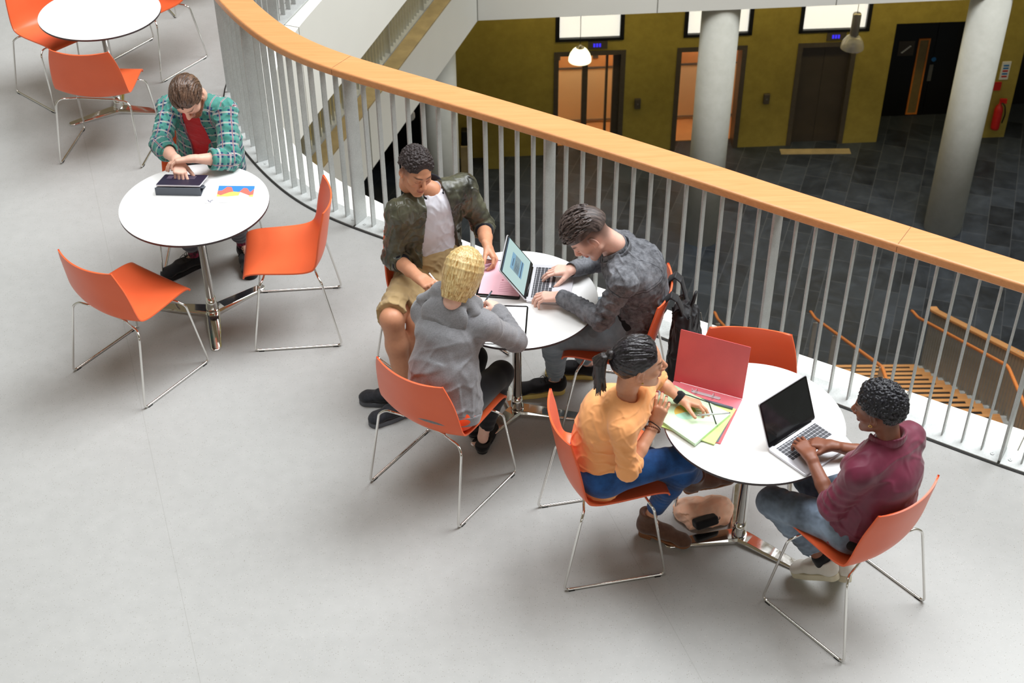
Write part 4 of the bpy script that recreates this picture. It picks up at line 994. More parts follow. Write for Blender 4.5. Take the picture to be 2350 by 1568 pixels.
def man_bomber():
    P = Person({'pel': (-.412, 6.045, .556), 'c7': (-.409, 6.034, 1.049), 'shR': (-.552, 5.93, .976), 'shL': (-.238, 6.09, 1.02), 'elR': (-.592, 5.952, .695), 'elL': (-.144, 6.141, .758), 'wrR': (-.455, 5.738, .72), 'wrL': (-.118, 5.892, .800), 'hpR': (-.492, 6.005, .534), 'hpL': (-.327, 6.065, .533), 'knR': (-.594, 5.632, .545), 'knL': (-.465, 5.69, .48), 'anR': (-.545, 5.54, .10), 'anL': (-.590, 5.62, .10)}, back=.03)
    J = P.J; P.foot = {'R': (-.75, -.35, 0), 'L': (-.95, .15, 0)}
    hd = V3((-.460, 5.955, 1.198)); Rh = rot_frame(150, 14, -8) * .90
    dR = nrm(J['wrR'] - J['elR']) + V3((.2, 0, -.05)); hR, tR = forearm_hand(J['elR'], J['wrR'], 'R', dR, (.15, .2, -1), fr=(.042, .027), ext=.17, curls=[(38, 40, 25), (50, 50, 30), (62, 60, 35), (70, 60, 35)], thumb=(35, 50, 30))
    dL = V3((.34, -.62, -.28)); hL, tL = forearm_hand(J['elL'], J['wrL'], 'L', dL, (-.85, .1, -.35), fr=(.042, .027), ext=.19, curls=[(30, 40, 20), (40, 50, 25), (50, 55, 30), (55, 55, 30)], thumb=(25, 40, 20))
    skin = (206, 150, 118); hs = head_sdf()
    o = P.body('person', 'young man with dark curls in a shiny olive bomber jacket and khaki shorts, writing', skin, hR, hL, (hs, lambda p: head_cols(p, skin, (176, 108, 92), (38, 28, 26), stubble=.06, fade=.75)), Rh, hd, legs_bare=True)
    P.hair('hair', cap_hair(thick=.010, top=.012, side=.045, low=-.005, bump=.0012, blobs=1500, br=.0056, front=.074, seed=4), Rh, hd, 'hair_dark')
    # t-shirt
    d = P.grid(['pel', 'shR', 'shL', 'c7'], .2, .0042); P.torso(d, .006); P.pelvis(d, .0)
    d.wrinkle(.004, 26, 3, dirs=[P.up + P.S * .5, P.S - P.up * .6]); d.cone(J['c7'] + P.F * .03 + P.up * .02, J['c7'] + P.F * .03 + P.up * .12, .048, .054, op='sub', k=.006); d.plane(P.mid[0] - P.up * .02, -P.up - P.F * .0, k=.004); P.part('t_shirt', d, 'tee')
    # shorts
    d = P.grid(['pel', 'knR', 'knL', 'hpR'], .2, .0042); P.pelvis(d, .014); d.cone(P.mid[0], P.mid[0] + P.up * .09, (.168, .125), (.155, .115), u=P.H, k=.03)
    for sd in 'RL':
        a, b = J['hp' + sd], J['kn' + sd]; e = a + (b - a) * .97; d.cone(a, e, .104, .090, k=.03, fold=(.004, .07, .7, .5, 1)); ax = nrm(b - a); d.fn(lambda X, Y, Z: np.maximum(-((X - e[0]) * ax[0] + (Y - e[1]) * ax[1] + (Z - e[2]) * ax[2]) + .0, np.sqrt((X - e[0]) ** 2 + (Y - e[1]) ** 2 + (Z - e[2]) ** 2) - .14), 'sub', .003)
    d.wrinkle(.005, 28, 7, dirs=[P.HF, P.H + P.HF * .4]); P.part('shorts', d, 'khaki')
    # jacket
    d = P.grid(['pel', 'shR', 'shL', 'c7', 'elR', 'elL'], .19, .0042); P.torso(d, .017, k=.045)
    d.cone(P.mid[0] + P.up * .0, P.mid[1], (.168, .128), (.160, .122), u=P.S, k=.04)
    for sd in 'RL': P.arm(d, sd, .015, to='el', k=.03, fu=(.004, .05, .8, .35, .6)); b, c = J['el' + sd], J['wr' + sd]; d.cone(b, b + (c - b) * .16, .062, .058, k=.02, fold=(.005, .035, .5, .9, 0))
    d.wrinkle(.008, 24, 1, dirs=[P.up + P.S * .3, P.up - P.S * .7])
    o_ = J['c7'] + P.F * .08 + P.up * .03; d.fn(wedge(P, o_, (.05, .125), (.055, .125), dz=-.02), 'sub', .006)
    d.cone(J['c7'] + P.F * .02 + P.up * .0, J['c7'] + P.F * .05 + P.up * .14, .052, .060, op='sub', k=.006)
    d.plane(P.mid[0] + P.up * .005, -P.up, k=.006); jk = P.part('jacket', d, 'bomber', 2)
    d = P.grid(['c7'], .17, .003); neck_ring(P, d, J['c7'] + P.F * .030 + P.up * .046, (.064, .062), .008, .024, -130, 130, drop=.070); P.part('collar', d, 'rib', parent=jk)
    for sd in 'RL':
        d = P.grid(['el' + sd], .12, .003)
        b, c = J['el' + sd], J['wr' + sd]; ax = nrm(c - b); e = b + (c - b) * .18; d.cone(e, e + ax * .028, .054, .048, k=.002, flat=True, fold=(.0012, .012, .5, 9, 0))
        P.part('cuff', d, 'rib', parent=jk)
    for sd, dd in (('R', (-.80, -.38)), ('L', (-.96, .10))): shoe(P, sd, dd, 'blk_shoe', sole_mat='sole_grey', laces='lace_b', L=.262, w=.93)
    return P, tR, tL
PB, tR, tL = man_bomber()
# ------------------------------------------------------------------ man in the plaid shirt
s = NT('green_plaid_flannel'); pc = s.n('ShaderNodeAttribute', attribute_name='pc').outputs['Vector']; sp_ = s.n('ShaderNodeSeparateXYZ', i_Vector=pc); U, V_ = sp_.outputs[0], sp_.outputs[1]
def band(x, period, c, hw, off=0):
    f = s.math('FRACT', s.math('ADD', s.math('DIVIDE', x, period), off)); return s.math('LESS_THAN', s.math('ABSOLUTE', s.math('SUBTRACT', f, c)), hw)
col = s.ramp(s.noise(9, 3, .5), [(.3, lin((58, 122, 112))), (.7, lin((84, 152, 142)))])
PER = .058
nu_ = s.math('MULTIPLY', band(U, PER, .5, .17), s.math('SUBTRACT', 1.0, band(V_, PER, .5, .10))); nv = s.math('MULTIPLY', band(U, PER, .5, .27), band(V_, PER, .5, .29))
col = s.mix(s.math('MULTIPLY', nv, .85), col, lin((28, 42, 96)))
col = s.mix(s.math('MULTIPLY', band(V_, PER, .5, .075), .85), col, lin((214, 214, 208))); col = s.mix(s.math('MULTIPLY', band(V_, PER, .5, .018), .9), col, lin((40, 36, 52)))
col = s.mix(s.math('MULTIPLY', band(U, PER, .5, .075), .7), col, lin((196, 190, 196))); col = s.mix(s.math('MULTIPLY', band(U, PER, .5, .038), .85), col, lin((130, 52, 72)))
s.set(Base_Color=col, Roughness=.9, Sheen_Weight=.2, Specular_IOR_Level=.2); s.bump(s.noise(700), .1, .001); MAT['plaid'] = s.m
MAT['red_tee'] = cloth_mat('red_cotton', (206, 54, 60), .9)
MAT['hair_brown'] = hair_mat('brown_combed_hair', (40, 26, 22), (124, 96, 78), .38, strands=1.0, vec=(150, 16, 22))
MAT['grey_trouser'] = cloth_mat('grey_trousers', (74, 74, 82), .9)
MAT['striped_sock'] = cloth_mat('pink_black_sock', (150, 40, 74), .9, vs=40, c2=(30, 24, 30))
def plaid_uv(P):
    def f(p):
        J = P.J; best = None; out = np.zeros((len(p), 3)); q = p - J['pel']; out[:, 0] = q @ P.S + .012; out[:, 1] = q @ P.up
        dt = np.full(len(p), .165)
        for sd in 'RL':
            for a, b, o in (('sh', 'el', 0), ('el', 'wr', .3)):
                A, B = J[a + sd], J[b + sd]; ax = nrm(B - A); L = np.linalg.norm(B - A); t = np.clip((p - A) @ ax, 0 if a == 'el' else .03, L); d = np.linalg.norm(p - A - t[:, None] * ax, axis=1); m = d < np.minimum(dt, .098) - .02
                u = nrm(np.cross(ax, P.F + .2)); v = np.cross(ax, u); r = p - A - t[:, None] * ax; an = np.arctan2(r @ v, r @ u)
                out[m, 0] = an[m] * .058; out[m, 1] = ((p - A) @ ax)[m] + o; out[m, 2] = 1 if a == 'sh' else 2; dt[m] = d[m] + .02
        return {'pc': ('FLOAT_VECTOR', out)}
    return f
def combed_hair(fn_dir, n, seed, rad=(.006, .010), region=None, thick=.010, back=True, length=.06, lift=.006, base=None, top=0, h=.0021, seg=5, w=1.0):
    """hair built of many overlapping locks that lie along fn_dir over the scalp"""
    s = base; rng = np.random.RandomState(seed); C = V3((0, -.012, .036 + top * .3)); R = V3((.076 * w + thick * .8, .097 + thick, .090 + thick + top * .6))
    for _ in range(n):
        v = rng.randn(3); v /= np.linalg.norm(v)
        if region and not region(v): continue
        p = C + v * R; r = rng.uniform(*rad); pts = [p]
        for k in range(seg):
            d = fn_dir(pts[-1] - C, rng); q = pts[-1] + d * length / seg; m = (q - C) / R; m /= np.linalg.norm(m); q = C + m * (R + lift * math.sin(PI * (k + 1) / (seg + 1))); pts.append(q)
        rs = [r * (1, 1.05, 1, .85, .6, .3)[min(5, int(k * 5 / seg))] for k in range(seg + 1)]
        s.path(pts, rs, k=.0015)
    return s
def man_plaid():
    P = Person({'pel': (-1.723, 7.112, .539), 'c7': (-1.722, 7.015, 1.015), 'shR': (-1.895, 7.075, .935), 'shL': (-1.56, 6.955, .975), 'elR': (-1.915, 6.835, .835), 'elL': (-1.530, 6.752, .790), 'wrR': (-1.797, 6.668, .835), 'wrL': (-1.712, 6.655, .855), 'hpR': (-1.811, 7.083, .519), 'hpL': (-1.631, 7.102, .519), 'knR': (-1.857, 6.656, .491), 'knL': (-1.559, 6.681, .478), 'anR': (-1.84, 6.854, .119), 'anL': (-1.568, 6.933, .139)}, back=.04)
    J = P.J; P.foot = {'R': (-.75, -.45, 0), 'L': (.35, -.9, 0)}
    hd = V3((-1.726, 6.858, 1.116)); Rh = rot_frame(186, 48, 8) * .96
    hR, tR = forearm_hand(J['elR'], J['wrR'], 'R', (.22, -.62, -.30), (.05, -.3, -1), fr=(.040, .026), ext=.2, curls=[(22, 22, 12), (40, 45, 25), (50, 50, 30), (58, 50, 30)], thumb=(40, 25, 25), spread=5)
    hL, tL = forearm_hand(J['elL'], J['wrL'], 'L', (-.95, -.05, -.08), (-.1, -.35, -1), fr=(.041, .026), ext=.22, curls=[(20, 28, 14), (22, 30, 15), (25, 32, 18), (30, 35, 20)], thumb=(30, 25, 20), spread=3)
    skin = (226, 182, 162); hs = head_sdf(); 
    o = P.body('person', 'bearded man in a green plaid shirt bent over a tablet', skin, hR, hL, (hs, lambda p: head_cols(p, skin, (186, 120, 108), (92, 56, 36), stubble=.75, fade=.35)), Rh, hd)
    cap = cap_hair(thick=.010, top=.006, side=.0, low=-.045, front=.080, w=1.0)
    P.hair('hair', combed_hair(lambda q, r: nrm((.25 * np.sign(q[0] + .02) * .6 + r.uniform(-.15, .15), -1, -.1 if q[1] > -.03 else -1.2)), 420, 5, (.003, .0055), lambda v: v[2] > -.25 and (v[1] < .75 or v[2] > .35), base=cap, thick=.010, top=.006, length=.085, lift=.004), Rh, hd, 'hair_brown')
    b = Sdf((-.09, .0, -.14), (.09, .13, .02), .0025)      # short beard
    b.ell((0, .036, -.060), (.051, .054, .052), k=0); b.ell((0, .077, -.098), (.024, .020, .018), k=.02)
    for g in (1, -1): b.cone((g * .056, .005, -.050), (g * .02, .072, -.100), .019, .017, k=.02)
    b.wrinkle(.0012, 150); b.fn(lambda X, Y, Z: np.maximum(Z + .033 - .6 * np.abs(X) * (np.abs(X) > .03) + .02 * (np.abs(X) < .03), .0 - Y) + 0 * X, 'int', .004); b.ell((0, .105, -.060), (.022, .02, .010), op='sub', k=.004)
    MAT['beard'] = MAT.get('beard') or cloth_mat('ginger_beard', (138, 84, 52), .8, vs=80, c2=(96, 58, 40)); P.hair('beard', b, Rh, hd, 'beard')
    d = P.grid(['pel', 'shR', 'shL', 'c7'], .2, .0042); P.torso(d, .006); P.pelvis(d, 0); d.cone(J['c7'] + P.F * .045 + P.up * .01, J['c7'] + P.F * .06 + P.up * .12, .058, .07, op='sub', k=.008); d.wrinkle(.004, 28, 3, dirs=[P.S + P.up * .4]); d.plane(P.mid[0] - P.up * .02, -P.up, k=.004); P.part('t_shirt', d, 'red_tee')
    d = P.grid(['pel', 'knR', 'knL', 'anR', 'anL'], .16, .0045); P.pelvis(d, .010)
    for sd in 'RL': P.leg(d, sd, .014, gs=.012, fold=(.004, .06, .8, .4, 1), foldk=(.003, .05, .8, .5, 2)); d.cone(J['an' + sd], J['an' + sd] - V3((0, 0, .1)), .07, .07, op='sub', k=.003)
    P.part('trousers', d, 'grey_trouser')
    d = P.grid(['pel', 'shR', 'shL', 'c7', 'elR', 'elL', 'wrR'], .17, .004); P.torso(d, .016, k=.045); d.cone(P.mid[0], P.mid[1], (.212, .150), (.195, .135), u=P.S, k=.04)
    for sd, t1 in (('R', .30), ('L', .34)): P.arm(d, sd, .016, k=.028, t1=t1, gw=.018, fu=(.005, .055, .9, .5, 1.5), ff=(.004, .03, .8, .5, .5))
    d.wrinkle(.0065, 25, 5, dirs=[P.up + P.S * .4, P.up - P.S * .8])
    o_ = J['c7'] + P.F * .08 + P.up * .03; d.fn(wedge(P, o_, (.045, .075), (.055, .070), dz=-.01), 'sub', .005)
    d.cone(J['c7'] + P.F * .02, J['c7'] + P.F * .05 + P.up * .14, .062, .070, op='sub', k=.005); d.plane(P.mid[0] + P.up * .0, -P.up, k=.006)
    sh = P.part('plaid_shirt', d, 'plaid', 2, attrs=plaid_uv(P))
    d = P.grid(['c7'], .17, .003); neck_ring(P, d, J['c7'] + P.F * .040 + P.up * .022, (.078, .076), .005, .026, -140, 140, drop=.045); P.part('collar', d, 'plaid', parent=sh, attrs=plaid_uv(P))
    for sd, t1 in (('R', .31), ('L', .36)):
        d = P.grid(['el' + sd, 'wr' + sd], .1, .003)
        b_, c = J['el' + sd], J['wr' + sd]; ax = nrm(c - b_); e = b_ + (c - b_) * t1; d.cone(e - ax * .03, e + ax * .025, .062, .060, k=.002, flat=True, fold=(.003, .05, .5, 9, 1)); d.cone(e + ax * .02, e + ax * .08, .046, .046, op='sub', k=.003)
        P.part('rolled_cuff', d, 'plaid', parent=sh, attrs=plaid_uv(P))
    for sd in 'RL': d = P.grid(['an' + sd], .1, .0035); d.cone(J['an' + sd] + V3((0, 0, .05)), J['an' + sd] - V3((0, 0, .03)), .040, .037, k=.005); P.part('sock', d, 'striped_sock')
    shoe(P, 'R', (-.72, -.55), 'blk_cloth', sole_mat='blk_cloth', laces='lace_b', L=.28); shoe(P, 'L', (.30, -.95), 'blk_cloth', sole_mat='blk_cloth', laces='lace_b', L=.28)
    return tR
tPL = man_plaid()
# ------------------------------------------------------------------ woman in the grey hoodie
MAT['blonde'] = hair_mat('blonde_bob', (172, 130, 70), (236, 214, 158), .38, strands=1.0, vec=(150, 150, 3))
MAT['hoodie'] = cloth_mat('heather_grey_fleece', (132, 132, 136), .95, vs=170, var=.14, weave=500, wb=.25, sheen=.35)
MAT['coral'] = cloth_mat('bright_coral_cotton', (250, 84, 36), .85)
MAT['blk_trouser'] = cloth_mat('black_trousers', (22, 22, 28), .8)
def fall_hair(s, n, rad, zlo, w=1.0, thick=.014, seed=1, face=52, inward=.25, jit=.006, layers=2, fall=None, crown=(0, -.03, .13)):
    rng = np.random.RandomState(seed); C = V3((0, -.014, .036)); R = V3((.076 * w + thick, .097 + thick, .090 + thick))
    for L in range(layers):
        for i in range(n):
            ph = math.radians(-180 + face + (360 - 2 * face) * (i + rng.rand()) / n - 90) * 1.0     # 0 = +x; face sector excluded around +y
            a = math.radians(90 + face + (360 - 2 * face) * (i + .8 * rng.rand()) / n); v = V3((math.cos(a), math.sin(a), 0)); pts = []
            for k in range(6):
                t = math.radians(82 - 82 * k / 5); q = C + R * (V3((v[0] * math.cos(t), v[1] * math.cos(t), math.sin(t)))) * (1 - .03 * L); pts.append(q)
            z1 = zlo + rng.uniform(-jit, jit) * 2; last = pts[-1]; m = 5
            for k in range(1, m + 1):
                t = min(1, (k + (rng.rand() - .5) * .8 * (k < m)) / m); q = last + V3((-v[0], -v[1], 0)) * inward * .1 * t ** 1.6 * (1 + .3 * rng.rand()); q[2] = last[2] + (z1 - last[2]) * t
                if fall is not None: q = q + V3(fall) * t ** 1.5
                q += rng.uniform(-jit, jit, 3) * .35 * t; pts.append(q)
            pts = pts[1:] if rng.rand() < .5 else [p_ + rng.uniform(-.003, .003, 3) for p_ in pts]; r = rng.uniform(*rad); rs = [r * .8] * 3 + [r] * (len(pts) - 6) + [r * .95, r * .7, r * .35]; s.path(pts, rs[-len(pts):], k=.004)
def woman_hoodie():
    P = Person({'pel': (-.312, 5.003, .571), 'c7': (-.255, 5.165, .99), 'shR': (-.115, 5.06, .945), 'shL': (-.396, 5.208, .918), 'elR': (.012, 5.170, .775), 'elL': (-.36, 5.36, .74), 'wrR': (-.060, 5.385, .780), 'wrL': (-.255, 5.44, .775), 'hpR': (-.235, 4.961, .552), 'hpL': (-.382, 5.065, .551), 'knR': (-.053, 5.289, .478), 'knL': (-.182, 5.39, .495), 'anR': (-.148, 5.273, .09), 'anL': (-.19, 5.393, .095)}, fem=True, back=.035)
    J = P.J; P.foot = {'R': (.25, .97, 0), 'L': (.3, .95, 0)}
    hd = V3((-.215, 5.178, 1.136)); Rh = rot_frame(28, 36, 0) * .93; skin = (238, 196, 180); hs = head_sdf(fem=True)
    hR, tR = forearm_hand(J['elR'], J['wrR'], 'R', (-.45, .8, .05), (-.5, -.1, -1), fr=(.034, .023), ext=.12, sc=.88, curls=[(55, 45, 20), (55, 55, 30), (58, 58, 35), (60, 60, 35)], thumb=(25, 50, 35))
    hL, tL = forearm_hand(J['elL'], J['wrL'], 'L', (.6, .7, 0), (0, 0, -1), fr=(.034, .023), ext=.12, sc=.88, curls=[(15, 20, 10)] * 4)
    P.body('person', 'blonde woman with a bob in a grey hoodie, seen from behind, writing', skin, hR, hL, (hs, lambda p: head_cols(p, skin, (196, 110, 110), (150, 110, 60), fem=True)), Rh, hd)
    h = cap_hair(thick=.014, side=-.05, low=-.08, front=.080, w=.98, top=.002); fall_hair(h, 190, (.0045, .0075), -.132, w=.94, thick=.014, seed=2, face=42, jit=.007, layers=2, inward=.30)
    P.hair('hair', h, Rh, hd, 'blonde')
    d = P.grid(['pel', 'shR', 'c7'], .2, .0045); P.pelvis(d, .012); d.cone(P.mid[0], P.mid[1], (.160, .122), (.140, .110), u=P.H, k=.03); d.plane(P.mid[0] + P.up * .06, P.up, k=.004); P.part('t_shirt', d, 'coral')
    d = P.grid(['pel', 'knR', 'knL', 'anR', 'anL'], .16, .0045); P.pelvis(d, .008)
    for sd in 'RL': P.leg(d, sd, .006, gs=.004, foldk=(.002, .04, .9, .4, 2)); d.cone(J['an' + sd] + V3((0, 0, .035)), J['an' + sd] - V3((0, 0, .1)), .055, .07, op='sub', k=.003)
    P.part('trousers', d, 'blk_trouser')
    d = P.grid(['pel', 'shR', 'shL', 'c7', 'elR', 'elL', 'wrR', 'wrL'], .2, .004); P.torso(d, .018, k=.045, bust=True); d.cone(P.mid[0] - P.up * .02, P.mid[1], (.188, .146), (.170, .134), u=P.H, k=.05)
    for sd in 'RL': P.arm(d, sd, .017, k=.03, t1=.93, gw=.016, fu=(.006, .06, .9, .5, 1.5), ff=(.005, .04, .35, .5, .5))
    d.wrinkle(.0055, 14, 2, dirs=[P.up + P.S * .6, P.up - P.S * .5, P.S + P.up * .2])
    c = J['c7']; B = -P.F
    d.cone(c + P.F * .055 + P.up * .03, c + P.F * .07 + P.up * .14, .052, .070, op='sub', k=.01)
    d.plane(P.mid[0] - P.up * .035, -P.up, k=.008); hd_ = P.part('hoodie', d, 'hoodie', 2)
    # hood lying over the shoulders and down the back
    d = P.grid(['c7'], .30, .0036); RR = np.array([P.S, B, P.up]); lt = c - P.S * .150 + B * .035 - P.up * .005; rt = c + P.S * .125 + B * .035 - P.up * .005; tp = c + B * .052 + P.up * .062; bt = c + B * .118 - P.up * .175
    d.ell(c + B * .088 - P.up * .035, (.120, .034, .085), R=RR, k=.03); d.path([c - P.S * .085 + P.F * .075 + P.up * .0, c - P.S * .105 + P.up * .022, tp - P.S * .05, tp + P.S * .05, c + P.S * .100 + P.up * .022, c + P.S * .080 + P.F * .075], [.024, .034, .040, .040, .034, .024], k=.02)
    d.ell(c + B * .034 + P.up * .045, (.072, .052, .046), R=RR, k=.02)
    d.cone(tp - P.S * .04, lt, .036, .024, k=.02); d.cone(tp + P.S * .04, rt, .036, .024, k=.02); d.cone(lt, bt - P.S * .01, .020, .017, k=.02); d.cone(rt, bt + P.S * .01, .020, .017, k=.02)
    d.wrinkle(.004, 16, 5, dirs=[P.S + P.up * .3, P.up]); d.cone(c + P.F * .060 + P.up * .02, c + P.F * .07 + P.up * .14, .052, .070, op='sub', k=.01); P.part('hood', d, 'hoodie', parent=hd_)
    d = P.grid(['pel'], .24, .0035); d.cone(P.mid[0] - P.up * .075, P.mid[0] - P.up * .035, (.184, .142), (.192, .149), u=P.H, k=.0, flat=True, fold=(.0012, .9, .5, 9, 0)); d.plane(P.mid[0] - P.up * .028, P.up, k=.003); d.plane(P.mid[0] - P.up * .08, -P.up, k=.003); P.part('ribbed_hem', d, 'hoodie', parent=hd_)
    for sd in 'RL':
        d = P.grid(['wr' + sd], .1, .003); b, e = J['el' + sd], J['wr' + sd]; ax = nrm(e - b); q = b + (e - b) * .93; d.cone(q, q + ax * .035, .036, .030, k=.002, flat=True); P.part('ribbed_cuff', d, 'hoodie', parent=hd_)
    for sd in 'RL': shoe(P, sd, P.foot[sd], 'blk_cloth', sole_mat='blk_cloth', L=.235, up_h=.026, sole_h=.012, w=.88, ankle_off=.05, name='flat_shoe')
    return tR
tHD = woman_hoodie()
# ------------------------------------------------------------------ man in the washed denim jacket
s = NT('acid_washed_black_denim'); n1 = s.noise(34, 5, .7); n2 = s.noise(7, 3, .6)
col = s.mix(.5, s.ramp(n1, [(.36, lin((62, 62, 66))), (.62, lin((138, 140, 146)))]), s.ramp(n2, [(.35, lin((66, 66, 70))), (.65, lin((128, 130, 136)))]))
sq = s.n('ShaderNodeSeparateXYZ', i_Vector=s.n('ShaderNodeAttribute', attribute_name='pc').outputs['Vector'])
def near_(x, v, w_): return s.math('LESS_THAN', s.math('ABSOLUTE', s.math('SUBTRACT', x, v)), w_)
tor = s.math('LESS_THAN', sq.outputs[2], .05); slv = near_(sq.outputs[2], 1.0, .3)
ln = s.math('MAXIMUM', s.math('MULTIPLY', tor, s.math('MAXIMUM', near_(sq.outputs[1], .345, .0022), near_(sq.outputs[1], .357, .0012))), s.math('MULTIPLY', slv, near_(sq.outputs[1], .035, .0030)))
ln = s.math('MAXIMUM', ln, s.math('MULTIPLY', tor, near_(s.math('ABSOLUTE', sq.outputs[0]), .095, .0018)))
s.set(Base_Color=s.mix(s.math('MULTIPLY', ln, .7), col, lin((42, 42, 46))), Roughness=.88, Specular_IOR_Level=.2); s.bump(s.noise(700, 2), .25, .001); MAT['acid'] = s.m
MAT['pale_jeans'] = cloth_mat('pale_grey_blue_jeans', (128, 142, 152), .9, vs=14, var=.14, weave=700, wb=.25)
MAT['yel_sole'] = simple('pale_yellow_sole', (222, 204, 120), .6)
MAT['hair_dkbrown'] = hair_mat('dark_brown_quiff', (34, 26, 26), (104, 90, 86), .45, strands=1.0, vec=(150, 18, 22))
MAT['seam'] = simple('dark_seam_thread', (40, 41, 46), .9)
def seam_line(P, pts, name, parent, r=.0022):
    bm = bmesh.new(); loc = Vector(P.root); tube(bm, [Vector(p) - loc for p in catmull(pts, .02)] if False else [Vector(p) - loc for p in pts], r, 5); o = build(name, bm, 'seam', parent, smooth=True); return o
def man_denim():
    P = Person({'pel': (.575, 5.575, .567), 'c7': (.500, 5.520, 1.035), 'shR': (.523, 5.690, .950), 'shL': (.515, 5.331, .975), 'elR': (.445, 5.84, .74), 'elL': (.420, 5.325, .775), 'wrR': (.300, 5.69, .80), 'wrL': (.235, 5.478, .79), 'hpR': (.595, 5.682, .547), 'hpL': (.560, 5.505, .547), 'knR': (.235, 5.70, .5), 'knL': (.196, 5.546, .492), 'anR': (.40, 5.83, .09), 'anL': (.224, 5.704, .104)}, back=.085)
    J = P.J; P.foot = {'R': (-.9, .1, 0), 'L': (-.95, -.10, 0)}
    hd = V3((.362, 5.487, 1.140)); Rh = rot_frame(-97, 48, 2); skin = (232, 188, 172); hs = head_sdf()
    hR, tR = forearm_hand(J['elR'], J['wrR'], 'R', (-.95, .05, -.10), (-.1, .1, -1), fr=(.040, .026), ext=.11, curls=[(10, 25, 14), (14, 28, 16), (22, 34, 20), (30, 40, 22)], thumb=(42, 25, 20), spread=6)
    hL, tL = forearm_hand(J['elL'], J['wrL'], 'L', (-.9, .12, -.05), (0, 0, -1), fr=(.040, .026), ext=.11, curls=[(20, 38, 22), (22, 40, 22), (25, 42, 24), (28, 44, 24)], thumb=(38, 25, 20), spread=5)
    P.body('person', 'man with a dark quiff in a washed grey denim jacket, typing on the laptop', skin, hR, hL, (hs, lambda p: head_cols(p, skin, (190, 120, 112), (40, 30, 28), stubble=.35, fade=.8)), Rh, hd)
    cap = cap_hair(thick=.016, top=.012, side=.050, low=.01, front=.086)
    P.hair('hair', combed_hair(lambda q, r: nrm((r.uniform(-.35, .35), 1, .35 + r.uniform(-.2, .3))), 800, 8, (.0018, .0040), lambda v: v[2] > .28 and v[1] > -.75, base=cap, thick=.016, top=.012, length=.060, lift=.010), Rh, hd, 'hair_dkbrown')
    d = P.grid(['pel', 'shR', 'shL', 'c7'], .2, .0045); P.torso(d, .006); P.pelvis(d, 0); d.cone(J['c7'] + P.F * .045, J['c7'] + P.F * .06 + P.up * .12, .055, .066, op='sub', k=.008); P.part('t_shirt', d, 'blk_cloth')
    d = P.grid(['pel', 'knR', 'knL', 'anR', 'anL'], .16, .0045); P.pelvis(d, .010)
    for sd in 'RL': P.leg(d, sd, .008, gs=.006, fold=(.003, .05, .9, .3, 1), foldk=(.003, .035, .9, .5, 2)); d.cone(J['an' + sd] + V3((0, 0, .012)), J['an' + sd] - V3((0, 0, .1)), .055, .07, op='sub', k=.003)
    d.wrinkle(.004, 26, 2, dirs=[P.H]); P.part('trousers', d, 'pale_jeans')
    d = P.grid(['pel', 'shR', 'shL', 'c7', 'elR', 'elL', 'wrR', 'wrL'], .2, .004); P.torso(d, .014, k=.05)
    for sd in 'RL': P.arm(d, sd, .011, k=.03, t1=.82, gw=.011, fu=(.006, .05, .85, .45, 1.5), ff=(.005, .035, .3, .8, .5))
    d.wrinkle(.0075, 24, 4, dirs=[P.up + P.S * .6, P.S - P.up * .4])
    o_ = J['c7'] + P.F * .08 + P.up * .03; d.fn(wedge(P, o_, (.035, .05), (.035, .05), dz=-.01), 'sub', .005); d.cone(J['c7'] + P.F * .02, J['c7'] + P.F * .05 + P.up * .14, .058, .066, op='sub', k=.005)
    d.plane(P.mid[0] + P.up * .0, -P.up, k=.006); jk = P.part('denim_jacket', d, 'acid', 2, attrs=plaid_uv(P))
    d = P.grid(['c7'], .18, .003); neck_ring(P, d, J['c7'] + P.F * .030 + P.up * .030, (.074, .070), .006, .026, -122, 122, drop=.05); neck_ring(P, d, J['c7'] + P.F * .030 + P.up * .018, (.092, .088), .005, .026, -125, 125, drop=.07); P.part('collar', d, 'acid', parent=jk, attrs=lambda p: {'pc': ('FLOAT_VECTOR', np.full((len(p), 3), .1))})
    for sd in 'RL':
        d = P.grid(['wr' + sd, 'el' + sd], .1, .003); b, e = J['el' + sd], J['wr' + sd]; ax = nrm(e - b); q = b + (e - b) * .80; d.cone(q, q + ax * .055, .044, .038, k=.002, flat=True, fold=(.001, .02, .5, 9, 1)); d.cone(q + ax * .045, q + ax * .1, .031, .031, op='sub', k=.002)
        P.part('cuff', d, 'acid', parent=jk, attrs=lambda p: {'pc': ('FLOAT_VECTOR', np.full((len(p), 3), .1))})
    for sd in 'RL': shoe(P, sd, P.foot[sd], 'blk_cloth', sole_mat='yel_sole', laces='lace_b', L=.28)
    return tR, tL
tDN = man_denim()
# ------------------------------------------------------------------ woman in the orange blouse
MAT['blouse'] = cloth_mat('light_orange_crepe', (252, 176, 114), .85, var=.03, sheen=.15)
MAT['jeans'] = cloth_mat('dark_blue_jeans', (36, 84, 146), .85, vs=10, c2=(18, 48, 92), weave=700, wb=.2)
MAT['suede'] = cloth_mat('brown_suede', (98, 70, 56), .95, vs=40, var=.15, sheen=.4)
MAT['heel'] = simple('tan_stacked_heel', (140, 92, 58), .6)
MAT['hair_black'] = hair_mat('sleek_black_hair', (14, 11, 12), (58, 54, 60), .28, strands=1.0, vec=(120, 14, 60))
MAT['hair_tail'] = hair_mat('black_ponytail', (14, 11, 12), (54, 46, 46), .35, strands=1.0, vec=(150, 150, 12))
MAT['nail'] = simple('dark_red_nail', (120, 24, 34), .25)
MAT['gold'] = simple('gold', (214, 170, 84), .25, 1.0)
MAT['brown_bead'] = simple('brown_beads', (104, 60, 38), .5)
